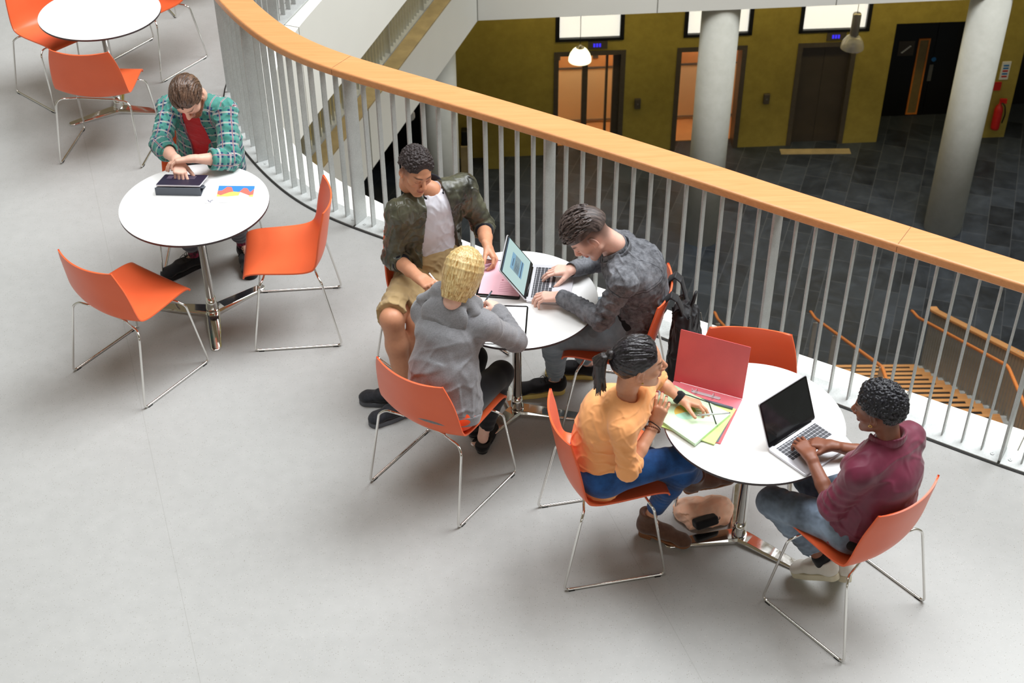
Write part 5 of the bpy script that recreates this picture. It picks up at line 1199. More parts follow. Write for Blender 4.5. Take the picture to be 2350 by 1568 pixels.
def ring(bm, c, ax, r, w, n=28, m=8, sy=1.0, u=None):
    ax = Vector(nrm(ax)); u = Vector(nrm(np.cross(np.array(ax), (.2, .3, 1)))) if u is None else Vector(nrm(u)); v = ax.cross(u); c = Vector(c)
    tube(bm, [c + u * r * math.cos(2 * PI * k / n) + v * r * sy * math.sin(2 * PI * k / n) for k in range(n)], w, m, closed=True)
def nails(P, tips, mat='nail', r=.0062):
    for t, s_ in tips:
        d = Sdf(V3(t) - .012, V3(t) + .012, .0012); d.ell(V3(t) + V3(s_) * .0035, (r, r, r * .9), k=0); pq = d.mesh(1); quads_obj('nail', [pq], mat, P.o, P.root)
def woman_orange():
    P = Person({'pel': (.385, 4.590, .575), 'c7': (.445, 4.500, 1.005), 'shR': (.448, 4.352, .955), 'shL': (.545, 4.615, .955), 'elR': (.478, 4.335, .745), 'elL': (.614, 4.803, .86), 'wrR': (.602, 4.507, .850), 'wrL': (.739, 4.725, .790), 'hpR': (.410, 4.505, .554), 'hpL': (.378, 4.680, .555), 'knR': (.749, 4.554, .606), 'knL': (.743, 4.57, .503), 'anR': (.842, 4.761, .279), 'anL': (.63, 4.669, .132)}, fem=True, back=.03)
    J = P.J; P.foot = {'R': (.75, .30, .1), 'L': (.85, -.50, 0)}
    hd = V3((.512, 4.500, 1.180)); Rh = rot_frame(80, 0, 4); skin = (212, 158, 128); hs = head_sdf(fem=True, nose=1.05)
    hR, tR = forearm_hand(J['elR'], J['wrR'], 'R', (.25, .20, .95), (.15, .95, -.2), fr=(.033, .022), ext=.30, sc=.88, curls=[(18, 30, 20), (25, 38, 22), (30, 42, 25), (34, 46, 25)], thumb=(45, 30, 10), spread=8)
    hL, tL = forearm_hand(J['elL'], J['wrL'], 'L', (.85, -.30, -.02), (-.25, -.25, -1), fr=(.033, .022), ext=.26, sc=.88, curls=[(35, 42, 20), (28, 25, 12), (50, 50, 25), (55, 50, 28)], thumb=(45, 25, 15), spread=6)
    P.body('person', 'woman with a black ponytail in a light orange blouse and blue jeans, gesturing', skin, hR, hL, (hs, lambda p: head_cols(p, skin, (178, 92, 88), (30, 22, 22), eyes='open', fem=True)), Rh, hd, elbow_bare='RL')
    h = cap_hair(thick=.010, side=-.005, low=-.055, front=.066, w=.94, top=.006); h.wrinkle(.0008, 100, 2)
    combed_hair(lambda q, r: nrm((-.2 * np.sign(q[0]), -1, .28 if q[2] < .04 else -.1)), 340, 9, (.0022, .004), lambda v: (v[2] > -.25 if v[1] < -.15 else v[2] > .30 + .35 * v[1]) and v[1] < .66, base=h, thick=.011, top=.006, length=.08, lift=.001, w=.94)
    P.hair('hair', h, Rh, hd, 'hair_black')
    s = Sdf((-.10, -.27, -.20), (.10, -.06, .13), .0021); rng = np.random.RandomState(5); o0 = V3((0, -.113, .072))
    s.ell((0, -.120, .072), (.022, .020, .022), k=.01)
    for i in range(90):
        a = rng.uniform(0, 6.28); q = rng.rand() ** .5; e = o0 + V3((.052 * q * math.cos(a), -.045 + .030 * q * math.sin(a), -.155 + rng.uniform(-.035, .03))); m1 = o0 + V3((.030 * q * math.cos(a), -.050 + .026 * q * math.sin(a), -.03)); m2 = o0 + (e - o0) * .6 + V3((.012 * math.cos(a), -.020, 0))
        s.path([o0, (o0 + m1) / 2 + V3((0, -.008, .012)), m1, m2, e], [.007, .007, .007, .006, .0022], k=.002)
    P.hair('ponytail', s, Rh, hd, 'hair_tail')
    bm = bmesh.new(); ring(bm, V3(place(V3((0, -.121, .072)), Rh, hd)) - V3(P.root), Rh[1], .017, .005); build('hair_tie', bm, 'blk_cloth', P.o, smooth=True)
    for g in (1,):
        bm = bmesh.new(); c = V3(place(V3((g * .080, .0, -.034)), Rh, hd)) - V3(P.root); lathe(bm, [(.001, -.004), (.0045, 0), (.001, .004)], 10, cap=False); bmesh.ops.translate(bm, vec=Vector(c), verts=bm.verts); build('earring', bm, 'gold', P.o, smooth=True)
    d = P.grid(['pel', 'knR', 'knL', 'anR', 'anL'], .16, .0042); P.pelvis(d, .010); d.cone(P.mid[0], P.mid[0] + P.up * .05, (.158, .118), (.145, .108), u=P.H, k=.03)
    for sd in 'RL': P.leg(d, sd, .006, gs=.003, fold=(.002, .05, .9, .25, 1), foldk=(.0015, .03, .1, .3, 2)); d.cone(J['an' + sd] + nrm(J['kn' + sd] - J['an' + sd]) * .035, J['an' + sd] - nrm(J['kn' + sd] - J['an' + sd]) * .08, .055, .07, op='sub', k=.003)
    P.part('jeans', d, 'jeans')
    d = P.grid(['pel', 'shR', 'shL', 'c7', 'elR', 'elL', 'wrR', 'wrL'], .2, .0038); P.torso(d, .010, k=.055); d.cone(P.mid[0] - P.up * .075, P.mid[1], (.186, .130), (.140, .110), u=P.H, k=.04)
    P.arm(d, 'R', .010, k=.03, t1=.16, gw=.013, fu=(.004, .05, .9, .5, 1.5), ff=(.004, .022, .6, .8, .5)); P.arm(d, 'L', .010, k=.03, t1=.12, gw=.013, fu=(.004, .05, .8, .5, 1.5))
    d.wrinkle(.0055, 22, 6, dirs=[P.up + P.S * .5, P.S + P.up * .5]); d.cone(J['c7'] + P.F * .022, J['c7'] + P.F * .05 + P.up * .14, .043, .054, op='sub', k=.008)
    d.plane(P.mid[0] - P.up * .105 + P.F * .03, nrm(-P.up + P.F * .55), k=.006); bl = P.part('blouse', d, 'blouse', 2)
    for sd, t in (('R', .13), ('L', .10)):
        d = P.grid(['el' + sd, 'wr' + sd], .1, .003); b, e = J['el' + sd], J['wr' + sd]; ax = nrm(e - b); q = b + (e - b) * t; d.cone(q, q + ax * .03, .047, .042, k=.002, flat=True, fold=(.0015, .012, .5, 9, 1))
        P.part('rolled_sleeve_end', d, 'blouse', parent=bl)
    w = J['wrR']; ax = nrm(J['wrR'] - J['elR']); lat = (1, 0, 0)
    bm = bmesh.new(); ring(bm, w - ax * .012 - V3(P.root), ax + V3((.15, 0, .1)), .030, .0022); build('hair_band', bm, 'blk_cloth', P.o, smooth=True)
    bm = bmesh.new(); ax2 = Vector(nrm(ax + V3((-.2, .1, 0)))); u = ax2.orthogonal().normalized(); v = ax2.cross(u); c = Vector(w - ax * .030 - V3(P.root))
    for k in range(22):
        q = c + (u * math.cos(2 * PI * k / 22) + v * math.sin(2 * PI * k / 22)) * .031; bmesh.ops.create_icosphere(bm, subdivisions=1, radius=.0046, matrix=Matrix.Translation(q))
    build('bead_bracelet', bm, 'brown_bead', P.o, smooth=True)
    w = J['wrL']; ax = nrm(J['wrL'] - J['elL']); d = Sdf(w - .06, w + .06, .002); d.cone(w - ax * .026, w - ax * .008, .030, .030, k=0, flat=True); d.cone(w - ax * .05, w + ax * .03, .0255, .0255, op='sub', k=.002); d.ell(w - ax * .017 + V3((0, 0, .028)), (.012, .012, .006), k=.004); P.part('wrist_band', d, 'blk_cloth')
    nails(P, [(t, (.3, .2, 1) if i < 4 else (.5, 0, .8)) for i, t in enumerate(tR)]); nails(P, [(t, (.6, -.5, -.3)) for t in tL[:2]])
    b1 = shoe(P, 'L', (.90, -.42), 'suede', sole_mat='heel', boot=.125, heel=.028, sole_h=.034, L=.265, w=.88, ankle_off=.058, toe_w=.040, name='ankle_boot')
    b2 = shoe(P, 'R', (.93, .25), 'suede', sole_mat='heel', boot=.125, heel=.028, sole_h=.034, L=.265, w=.88, ankle_off=.058, toe_w=.040, pitch=-4, tilt=22, name='ankle_boot')
    return tR, tL, P
tOR, tOL, PO = woman_orange()
# ------------------------------------------------------------------ person in the maroon jacket
MAT['maroon'] = cloth_mat('maroon_satin_cotton', (124, 42, 70), .5, vs=5, c2=(96, 28, 52), sheen=.2, spec=.4)
MAT['wash_jeans'] = cloth_mat('washed_blue_jeans', (146, 164, 186), .9, vs=5, c2=(74, 82, 92), weave=700, wb=.25)
MAT['white_canvas'] = cloth_mat('white_canvas', (226, 222, 214), .8, var=.02)
MAT['cream_sole'] = simple('cream_sole', (220, 214, 190), .7)
MAT['hair_blk'] = hair_mat('black_curls', (9, 9, 12), (40, 40, 50), .4)
def person_maroon():
    P = Person({'pel': (1.462, 4.250, .560), 'c7': (1.498, 4.193, 1.015), 'shR': (1.606, 4.300, .950), 'shL': (1.360, 4.088, .955), 'elR': (1.537, 4.429, .725), 'elL': (1.300, 4.144, .715), 'wrR': (1.332, 4.410, .805), 'wrL': (1.232, 4.350, .800), 'hpR': (1.530, 4.310, .540), 'hpL': (1.388, 4.200, .539), 'knR': (1.299, 4.535, .482), 'knL': (1.114, 4.395, .493), 'anR': (1.464, 4.356, .159), 'anL': (1.367, 4.332, .182)}, fem=True, dims=dict(sh=(.135, .072), chest=(.142, .104), waist=(.128, .098), ua=(.044, .037), fa=(.036, .024)), back=.04)
    J = P.J; P.foot = {'R': (-.1, .9, 0), 'L': (-.6, .5, 0)}
    hd = V3((1.434, 4.222, 1.168)); Rh = rot_frame(-52, 12, 0) * .95; skin = (132, 84, 64); hs = head_sdf(fem=True, nose=1.15)
    hR, tR = forearm_hand(J['elR'], J['wrR'], 'R', (-.85, .30, -.05), (-.1, 0, -1), fr=(.035, .023), ext=.26, sc=.92, curls=[(18, 42, 24), (22, 44, 24), (26, 46, 26), (30, 48, 26)], thumb=(40, 22, 20), spread=4)
    hL, tL = forearm_hand(J['elL'], J['wrL'], 'L', (-.35, .90, .06), (.1, 0, -1), fr=(.035, .023), ext=.26, sc=.92, curls=[(16, 40, 24), (20, 42, 24), (24, 44, 26), (28, 46, 26)], thumb=(40, 22, 20), spread=4)
    P.body('person', 'person with short black curls in a maroon jacket typing on the dark-screened laptop', skin, hR, hL, (hs, lambda p: head_cols(p, skin, (124, 66, 62), (14, 11, 12), eyes='open', fem=True, fade=.4)), Rh, hd, elbow_bare='RL')
    P.hair('hair', cap_hair(thick=.012, top=.006, side=.018, low=-.045, bump=.0012, blobs=1900, br=.0050, front=.070, seed=9, w=.98), Rh, hd, 'hair_blk')
    bm = bmesh.new(); c = V3(place(V3((-.082, .0, -.030)), Rh, hd)) - V3(P.root); ring(bm, c, (.3, .9, .1), .006, .0016, 16, 6); build('earring', bm, 'gold', P.o, smooth=True)
    d = P.grid(['pel', 'shR', 'shL', 'c7'], .2, .0045); P.torso(d, .004); P.pelvis(d, 0); d.cone(J['c7'] + P.F * .035, J['c7'] + P.F * .05 + P.up * .12, .046, .056, op='sub', k=.008); P.part('t_shirt', d, 'blk_cloth')
    d = P.grid(['pel', 'knR', 'knL', 'anR', 'anL'], .16, .0042); P.pelvis(d, .012)
    for sd in 'RL': P.leg(d, sd, .012, gs=.010, fold=(.003, .05, .9, .3, 1), foldk=(.003, .035, .2, .4, 2)); d.cone(J['an' + sd] + nrm(J['kn' + sd] - J['an' + sd]) * .07, J['an' + sd] - nrm(J['kn' + sd] - J['an' + sd]) * .08, .055, .07, op='sub', k=.003)
    d.wrinkle(.004, 24, 3, dirs=[P.H]); P.part('cropped_jeans', d, 'wash_jeans')
    d = P.grid(['pel', 'shR', 'shL', 'c7', 'elR', 'elL', 'wrR', 'wrL'], .2, .0038); P.torso(d, .018, k=.045); d.cone(P.mid[0] - P.up * .03, P.mid[1], (.182, .136), (.162, .126), u=P.H, k=.05)
    for sd, t in (('R', .10), ('L', .12)): P.arm(d, sd, .018, k=.03, t1=t, gw=.019, fu=(.006, .05, .85, .5, 1.5), ff=(.006, .03, .5, .8, .5))
    d.wrinkle(.0038, 18, 8, dirs=[P.up + P.S * .5, P.up - P.S * .6, P.S]); d.cone(J['c7'] + P.F * .022, J['c7'] + P.F * .05 + P.up * .14, .054, .064, op='sub', k=.006)
    o_ = J['c7'] + P.F * .08 + P.up * .03; d.fn(wedge(P, o_, (.03, .05), (.03, .05), dz=-.01), 'sub', .005)
    d.plane(P.mid[0] - P.up * .10, -P.up, k=.010); jk = P.part('jacket', d, 'maroon', 2)
    d = P.grid(['c7'], .17, .003); neck_ring(P, d, J['c7'] + P.F * .026 + P.up * .050, (.062, .064), .009, .026, -128, 128, drop=.06); P.part('collar', d, 'maroon', parent=jk)
    for sd in 'RL': d = P.grid(['an' + sd], .1, .0035); u = nrm(J['kn' + sd] - J['an' + sd]); d.cone(J['an' + sd] + u * .035, J['an' + sd] - V3((0, 0, .02)), .038, .034, k=.005); P.part('sock', d, 'blk_cloth')
    shoe(P, 'L', (-.62, .55), 'white_canvas', sole_mat='cream_sole', L=.255, w=.95, pitch=28, laces='white_canvas', ankle_off=.055); shoe(P, 'R', (.05, .99), 'white_canvas', sole_mat='cream_sole', L=.255, w=.95, pitch=32, laces='white_canvas', ankle_off=.055)
    return tR, tL
tMR = person_maroon()
# ------------------------------------------------------------------ things on the tables
TZ = .7312
MAT['silver'] = simple('silver_aluminium', (214, 214, 220), .32, .35, var=.02)
MAT['key'] = simple('dark_keys', (58, 58, 64), .5)
MAT['bezel'] = simple('black_bezel', (12, 12, 15), .2)
MAT['paper'] = simple('white_paper', (246, 246, 246), .8, var=.004)
MAT['pink_paper'] = simple('pink_paper', (246, 196, 208), .8, var=.02)
MAT['lav_paper'] = simple('lavender_paper', (232, 206, 232), .8, var=.02)
MAT['ink'] = simple('dark_ink', (40, 38, 90), .8); MAT['pink_ink'] = simple('rose_ink', (190, 110, 130), .8)
MAT['graphite'] = simple('dark_grey_case', (86, 92, 102), .6); MAT['tablet_glass'] = emis('tablet_screen', (46, 36, 76), .35, (.01, .01, .02))
MAT['tablet_ui'] = emis('tablet_interface', (150, 130, 165), .35, (.02, .02, .02))
MAT['scr_pale'] = emis('pale_cyan_screen', (206, 240, 238), .75, (.02, .02, .02)); MAT['scr_blue'] = emis('blue_page', (140, 196, 230), .7, (.02, .02, .02)); MAT['scr_dark'] = emis('screen_bar', (40, 70, 110), .6, (.01, .01, .01)); MAT['scr_grey'] = emis('grey_page', (150, 180, 190), .65, (.02, .02, .02))
MAT['dark_screen'] = simple('dark_screen', (34, 38, 40), .12)
MAT['c_blue'] = simple('chart_blue', (52, 130, 214), .7, var=.01); MAT['c_red'] = simple('chart_coral', (238, 110, 96), .7, var=.01); MAT['c_yel'] = simple('chart_yellow', (246, 232, 104), .7, var=.01)
MAT['binder'] = simple('crimson_binder', (216, 94, 100), .45, var=.03); MAT['binder_in'] = simple('pink_red_lining', (236, 128, 140), .5)
s = NT('pale_green_plastic'); f = s.noise(7); s.set(Base_Color=s.ramp(f, [(.3, lin((196, 234, 190))), (.7, lin((214, 242, 208)))]), Roughness=.3); MAT['green_pl'] = s.m
MAT['lime_pl'] = simple('lime_plastic', (206, 232, 140), .4, var=.03); MAT['smoke'] = simple('grey_plastic', (96, 100, 112), .35)
def plate(bm, O, U, V, w, h, t, r=.008, mat=0, mtop=None, n=5):
    """rounded plate with one corner at O, sides w along U and h along V, thickness t along U x V"""
    O = Vector(O); U = Vector(U).normalized(); V = Vector(V).normalized(); N = U.cross(V); pts = []
    for cx, cy, a0 in ((w - r, h - r, 0), (r, h - r, 90), (r, r, 180), (w - r, r, 270)):
        for k in range(n + 1):
            a = math.radians(a0 + 90 * k / n); pts.append(O + U * (cx + r * math.cos(a)) + V * (cy + r * math.sin(a)))
    a = [bm.verts.new(p) for p in pts]; b = [bm.verts.new(p + N * t) for p in pts]; m = len(pts)
    for i in range(m): bm.faces.new((a[i], a[(i + 1) % m], b[(i + 1) % m], b[i])).material_index = mat
    bm.faces.new(a[::-1]).material_index = mat; bm.faces.new(b).material_index = mat if mtop is None else mtop
def laptop(A, B, front, lean, label, dark, H=.212, D=.213):
    A = Vector((*A, TZ + .002)); B = Vector((*B, TZ + .002)); U = (B - A).normalized(); Wd = (B - A).length; Fv = Vector((front[0], front[1], 0)).normalized(); root = (A + B) / 2 + Fv * D / 2
    t = thing('laptop', label, 'laptop', root, 0, 'open laptops'); L = lambda p: p - root; Z = Vector((0, 0, 1))
    if U.cross(Fv).z < 0: A, B, U = B, A, -U      # so that U x F points up
    bm = bmesh.new(); plate(bm, L(A), U, Fv, Wd, D, .013, .012); build('base', bm, 'silver', t, bevel=.002)
    O = A + Z * .0132; bm = bmesh.new(); g = .0012; kw = (Wd - .05) / 14
    for i in range(6):
        for j in range(14):
            if i == 5 and 3 < j < 9:
                if j == 4: plate(bm, L(O + U * (.025 + j * kw + g) + Fv * (.022 + i * .0175 + g)), U, Fv, kw * 5 - 2 * g, .0175 - 2 * g, .0009, .0015)
                continue
            hh = .009 if i == 0 else .0175; off = 0 if i == 0 else -.0085
            plate(bm, L(O + U * (.025 + j * kw + g) + Fv * (.022 + i * .0175 + off + g)), U, Fv, kw - 2 * g, hh - 2 * g, .0009, .0015, n=2)
    build('keyboard', bm, 'key', t)
    bm = bmesh.new(); plate(bm, L(O + U * (Wd * .33) + Fv * (D - .082)), U, Fv, Wd * .34, .072, .0003, .003); build('trackpad', bm, 'alu' if False else 'silver', t)
    la = math.radians(lean); Vv = (Z * math.cos(la) - Fv * math.sin(la)); Nn = U.cross(Vv)          # Nn points to the back or front
    O2 = A + Z * .012 + Fv * .004; s_ = -1 if Nn.dot(Fv) > 0 else 1
    bm = bmesh.new(); plate(bm, L(O2 - (Nn * .006 if Nn.dot(Fv) > 0 else Vector((0, 0, 0)))), U, Vv, Wd, H, .006, .010); lid = build('lid', bm, 'silver', t, bevel=.001)
    N2 = Nn if Nn.dot(Fv) > 0 else -Nn; U2 = U if Nn.dot(Fv) > 0 else -U; O3 = O2 if Nn.dot(Fv) > 0 else O2 + U * Wd
    bm = bmesh.new(); plate(bm, L(O3 + U2 * .003 + Vv * .003 + N2 * .0002), U2, Vv, Wd - .006, H - .006, .0008, .009); build('bezel', bm, 'bezel', lid)
    bm = bmesh.new(); sw, sh_ = Wd - .022, H - .034; O4 = O3 + U2 * .011 + Vv * .024 + N2 * .0011
    plate(bm, L(O4), U2, Vv, sw, sh_, .0003, .001)
    if dark: build('screen', bm, 'dark_screen', lid)
    else:
        k = .0004
        plate(bm, L(O4 + Vv * (sh_ - .008) + N2 * k), U2, Vv, sw, .008, .0002, .0005, 2)
        plate(bm, L(O4 + U2 * sw * .30 + Vv * sh_ * .22 + N2 * k), U2, Vv, sw * .46, sh_ * .5, .0002, .0005, 1)
        plate(bm, L(O4 + U2 * sw * .30 + Vv * sh_ * .36 + N2 * k * 2), U2, Vv, sw * .46, sh_ * .22, .0002, .0005, 3)
        plate(bm, L(O4 + U2 * sw * .30 + Vv * sh_ * .27 + N2 * k * 2), U2, Vv, sw * .46, .005, .0002, .0005, 2)
        for q in range(6): plate(bm, L(O4 + U2 * sw * .33 + Vv * sh_ * (.38 + .03 * q) + N2 * k * 3), U2, Vv, sw * (.2 + .04 * (q % 3)), .0016, .0002, .0004, 2)
        plate(bm, L(O4 + U2 * sw * .40 + Vv * sh_ * .63 + N2 * k * 2), U2, Vv, sw * .22, .004, .0002, .0005, 2)
        build('screen', bm, ['scr_pale', 'scr_blue', 'scr_dark', 'scr_grey'], lid)
    bm = bmesh.new(); tube(bm, [L(A + U * .03 + Z * .013 + Fv * .004), L(B - U * .03 + Z * .013 + Fv * .004)], .0045, 8); build('hinge', bm, 'bezel', t, smooth=True)
    return t
laptop((.105, 5.813), (.066, 5.512), (.993, -.128), 37, 'silver laptop with a lit pale screen in front of the man in denim', False)
laptop((1.077, 4.459), (1.308, 4.650), (.637, -.771), 23, 'silver laptop with a dark blank screen under the hands of the person in maroon', True)
def sheet(name, label, cat, pts, mat, z=TZ, t=.0006, group=None, extra=None, kind=None):
    c = np.mean(np.array(pts), 0); bm = bmesh.new(); prism(bm, [(x - c[0], y - c[1]) for x, y in pts], 0, t)
    o = build(name, bm, [mat], loc=(c[0], c[1], z)); _own(o, label, cat, group); return o, c
def quad_pts(o, u, w, h):
    o = np.array(o, float); u = np.array(u, float); u /= np.linalg.norm(u); v = np.array([-u[1], u[0]]); return [tuple(o), tuple(o + u * w), tuple(o + u * w + v * h), tuple(o + v * h)]
def flat(parent, c, name, polys, mats, z):
    """flat printed shapes on a sheet; polys: (points, material index)"""
    bm = bmesh.new()
    for pts, m in polys:
        vs = [bm.verts.new((x - c[0], y - c[1], z)) for x, y in pts]; bm.faces.new(vs).material_index = m
    return build(name, bm, mats, parent)
# table 1: tablet in a folded case, chart sheet, loose sheets
o, c = sheet('paper_sheet', 'blank white sheet with a corner past the table edge, under the chart', 'paper', [(-1.58, 6.655), (-1.335, 6.585), (-1.39, 6.40), (-1.63, 6.46)], 'paper')
o, c = sheet('paper_sheet', 'white sheet printed with a blue, coral and yellow area chart', 'paper', [(-1.615, 6.600), (-1.352, 6.604), (-1.350, 6.415), (-1.622, 6.408)], 'paper', z=TZ + .0008)
def ip(u, v): a = np.array((-1.566, 6.470)); b = np.array((-1.372, 6.464)); d = np.array((-1.570, 6.577)); return tuple(a + (b - a) * u + (d - a) * v)
flat(o, c, 'area_chart', [([ip(0, 0), ip(1, 0), ip(1, 1), ip(0, 1)], 0)], ['c_blue'], .0009)
flat(o, c, 'area_chart', [([ip(0, 0), ip(0, .52), ip(.12, .56), ip(.24, .90), ip(.36, .88), ip(.45, .38), ip(.5, .1), ip(.3, 0)], 0), ([ip(.4, .2), ip(.45, .42), ip(.60, .44), ip(.70, .80), ip(.80, .78), ip(.90, .42), ip(1, .72), ip(1, 0), ip(.4, 0)], 0)], ['c_red'], .0012)
flat(o, c, 'area_chart', [([ip(0, 0), ip(0, .22), ip(.10, .10), ip(.32, .38), ip(.45, .46), ip(.62, .40), ip(.60, .1), ip(.3, .0)], 0), ([ip(.88, 0), ip(.90, .12), ip(1, .20), ip(1, 0)], 0)], ['c_yel'], .0015)
flat(o, c, 'area_chart', [([ip(-.02, -.05), ip(.22, .03), ip(.45, .22), ip(.64, .40), ip(.88, .12), ip(1.02, -.05)], 0)], ['paper'], .0014)
bm = bmesh.new()
for k, (a, b) in enumerate((((-1.607, 6.436), (-1.600, 6.425)), ((-1.600, 6.425), (-1.594, 6.417)), ((-1.592, 6.424), (-1.585, 6.434)), ((-1.585, 6.434), (-1.579, 6.432)), ((-1.590, 6.421), (-1.588, 6.414)))): tube(bm, [(a[0] - c[0], a[1] - c[1], .001), (b[0] - c[0], b[1] - c[1], .001)], .0017, 5)
build('small_logo', bm, 'ink', o)
sheet('paper_sheet', 'blank white sheet lying flat at the front of the table with the tablet', 'paper', [(-1.66, 6.40), (-1.42, 6.36), (-1.47, 6.12), (-1.70, 6.17)], 'paper')
tb = thing('tablet_computer', 'tablet computer propped flat on its folded dark grey cover', 'tablet', (-1.765, 6.53, TZ + .0))
L = lambda p: Vector(p) - Vector((-1.765, 6.53, TZ))
A_ = Vector((-1.889, 6.500, TZ + .050)); U = Vector((.250, -.012, 0)).normalized(); Vt = Vector((.02, .160, -.030)).normalized()
bm = bmesh.new(); plate(bm, L(A_), U, Vt, .238, .155, .0075, .008); build('tablet_body', bm, 'silver', tb, bevel=.001)
Nt = U.cross(Vt); bm = bmesh.new(); plate(bm, L(A_ + Nt * .0076 + U * .002 + Vt * .002), U, Vt, .234, .151, .0006, .007); sc_ = build('screen', bm, 'tablet_glass', tb)
bm = bmesh.new(); plate(bm, L(A_ + Nt * .0083 + U * .028 + Vt * .092), U, Vt, .030, .045, .0003, .001); plate(bm, L(A_ + Nt * .0083 + U * .066 + Vt * .092), U, Vt, .115, .045, .0003, .001)
for q in range(4): plate(bm, L(A_ + Nt * .0087 + U * .074 + Vt * (.102 + q * .009)), U, Vt, .10, .002, .0002, .0005, 1)
build('interface', bm, ['tablet_ui', 'tablet_glass'], sc_)
bm = bmesh.new(); plate(bm, L(A_ + Vector((-.004, -.006, -.050))), U, Vector((0, .012, 1)), .244, .046, .004, .002); plate(bm, L(A_ + Vector((-.002, -.004, -.0505))), U, Vector((0, 1, 0)), .242, .10, .003, .002)
plate(bm, L(A_ + Vector((0, .085, -.048))), U, Vector((0, -.072, .036)), .25, .088, .003, .002); build('folded_cover', bm, 'graphite', tb)
# table 2: clipboards, pink sheet, papers
cb = thing('clipboard', 'dark clipboard with a pink sheet behind the lit laptop', 'clipboard', (-.06, 5.70, TZ)); bm = bmesh.new(); plate(bm, (-.115, -.135, 0), (1, -.14, 0), (.14, 1, 0), .215, .305, .009, .012); build('board', bm, 'bezel', cb, bevel=.002)
bm = bmesh.new(); plate(bm, (-.102, -.121, .0092), (1, -.14, 0), (.14, 1, 0), .200, .280, .0008, .001); ps = build('pink_sheet', bm, 'pink_paper', cb)
bm = bmesh.new()
for k in range(6): plate(bm, (-.005 + .002 * k, -.105 + .014 * k, .0101), (1, -.14, 0), (.14, 1, 0), .070 + .012 * (k % 2), .0014, .0003, .0004)
plate(bm, (.012, -.018, .0101), (1, -.14, 0), (.14, 1, 0), .010, .008, .0003, .003); build('handwriting', bm, 'pink_ink', ps)
cb = thing('clipboard', 'black clipboard with white paper under the writing hand of the blonde woman', 'clipboard', (-.05, 5.35, TZ)); bm = bmesh.new(); plate(bm, (-.112, -.145, 0), (1, -.06, 0), (.06, 1, 0), .225, .292, .004, .014); build('board', bm, 'bezel', cb)
bm = bmesh.new(); plate(bm, (-.105, -.150, .0042), (1, -.06, 0), (.06, 1, 0), .210, .284, .001, .001); build('paper', bm, 'paper', cb)
def pen(p, d, L_, mat, label, r=.0042, tipm='bezel'):
    d = Vector(d).normalized(); p = Vector(p); t = thing('pen', label, 'pen', p, 0, 'pens held in hands'); bm = bmesh.new(); tube(bm, [d * -.5 * L_, d * .40 * L_], r, 10); build('barrel', bm, mat, t, smooth=True)
    bm = bmesh.new(); tube(bm, [d * .40 * L_, d * .47 * L_, d * .5 * L_], r, 8, radii=[r, r * .5, .0008]); tube(bm, [d * -.5 * L_, d * -.53 * L_], r * .8, 8); build('tip', bm, tipm, t, smooth=True)
def mid(T, a=0, b=4): return (V3(T[a]) + V3(T[b])) / 2
pen(mid(tR) + V3((-.022, .014, .022)), (.62, -.50, -.60), .135, 'white', 'white pen held by the man in the bomber jacket')
pen(mid(tHD) + V3((.020, .014, .030)), (-.50, -.30, -.75), .130, 'graphite', 'grey pen held by the woman in the grey hoodie')
s = NT('clear_plastic'); f = s.noise(30); s.set(Base_Color=(.85, .87, .9, 1), Transmission_Weight=.5, Roughness=s.ramp(f, [(.3, (.08,) * 3), (.7, (.15,) * 3)])); MAT['clear_pl'] = s.m
pen(mid(tOL) + V3((.055, -.010, .030)), (-.97, .10, -.18), .145, 'clear_pl', 'clear plastic pen held by the woman in the orange blouse', tipm='alu')
q = V3(tL[1]) * .5 + V3(tL[4]) * .5; bm = bmesh.new(); plate(bm, (0, 0, 0), (-.78, -.42, .10), (.25, -.30, .62), .085, .034, .0008, .002)
o = build('folded_note', bm, 'lav_paper', loc=tuple(q + V3((.022, .012, -.004)))); _own(o, 'small lavender note held by the man in the bomber jacket', 'paper')
# table 3: ring binder, folders, sheet
t = thing('ring_binder', 'open red ring binder with its cover standing up', 'ring binder', (.87, 4.75, TZ))
L = lambda p: Vector(p) - Vector((.87, 4.75, TZ))
a = Vector((.724, 4.922, TZ)); b = Vector((1.012, 4.792, TZ)); U = (b - a).normalized(); Fv = Vector((U.y, -U.x, 0)); Fv = Fv if Fv.y < 0 else -Fv; Wb = .318; Z = Vector((0, 0, 1))
bm = bmesh.new(); V2 = (Z * .97 - Fv * .17).normalized(); plate(bm, L(a + Z * .006), U, V2, Wb, .262, .003, .003); cv = build('front_cover', bm, 'binder', t)
bm = bmesh.new(); plate(bm, L(a + Fv * .002 + U * Wb + Z * .001), -U, Fv, Wb, .078, .003, .002); build('spine', bm, 'binder_in', t)
bm = bmesh.new(); plate(bm, L(a + Fv * .082 + U * Wb + Z * .001), -U, Fv, Wb, .235, .003, .003); build('back_cover', bm, 'binder', t)
bm = bmesh.new(); m0 = a + U * .095 + Fv * .040 + Z * .0045; plate(bm, L(m0 + U * .135 + Fv * -.007), -U, Fv, .135, .015, .004, .007)
for k in (.022, .100):
    cc = m0 + U * k; tube(bm, [L(cc + Fv * (.016 * math.cos(x)) + Z * (.018 * math.sin(x))) for x in [PI * j / 10 for j in range(11)]], .0016, 8)
    tube(bm, [L(cc + Fv * .001 + Z * .003), L(cc + Fv * .001 + Z * .006)], .005, 8)
tube(bm, [L(m0 + U * .004), L(m0 + U * .004 + Z * .014)], .003, 8); build('ring_mechanism', bm, 'silver', t, smooth=False, bevel=.0005)
bm = bmesh.new(); m1 = a + U * .150 + Fv * .086 + Z * .0045; tube(bm, [L(m1 + Z * .006), L(m1 + U * .150 + Z * .006)], .008, 10); build('grey_clip_bar', bm, 'smoke', t, smooth=True)
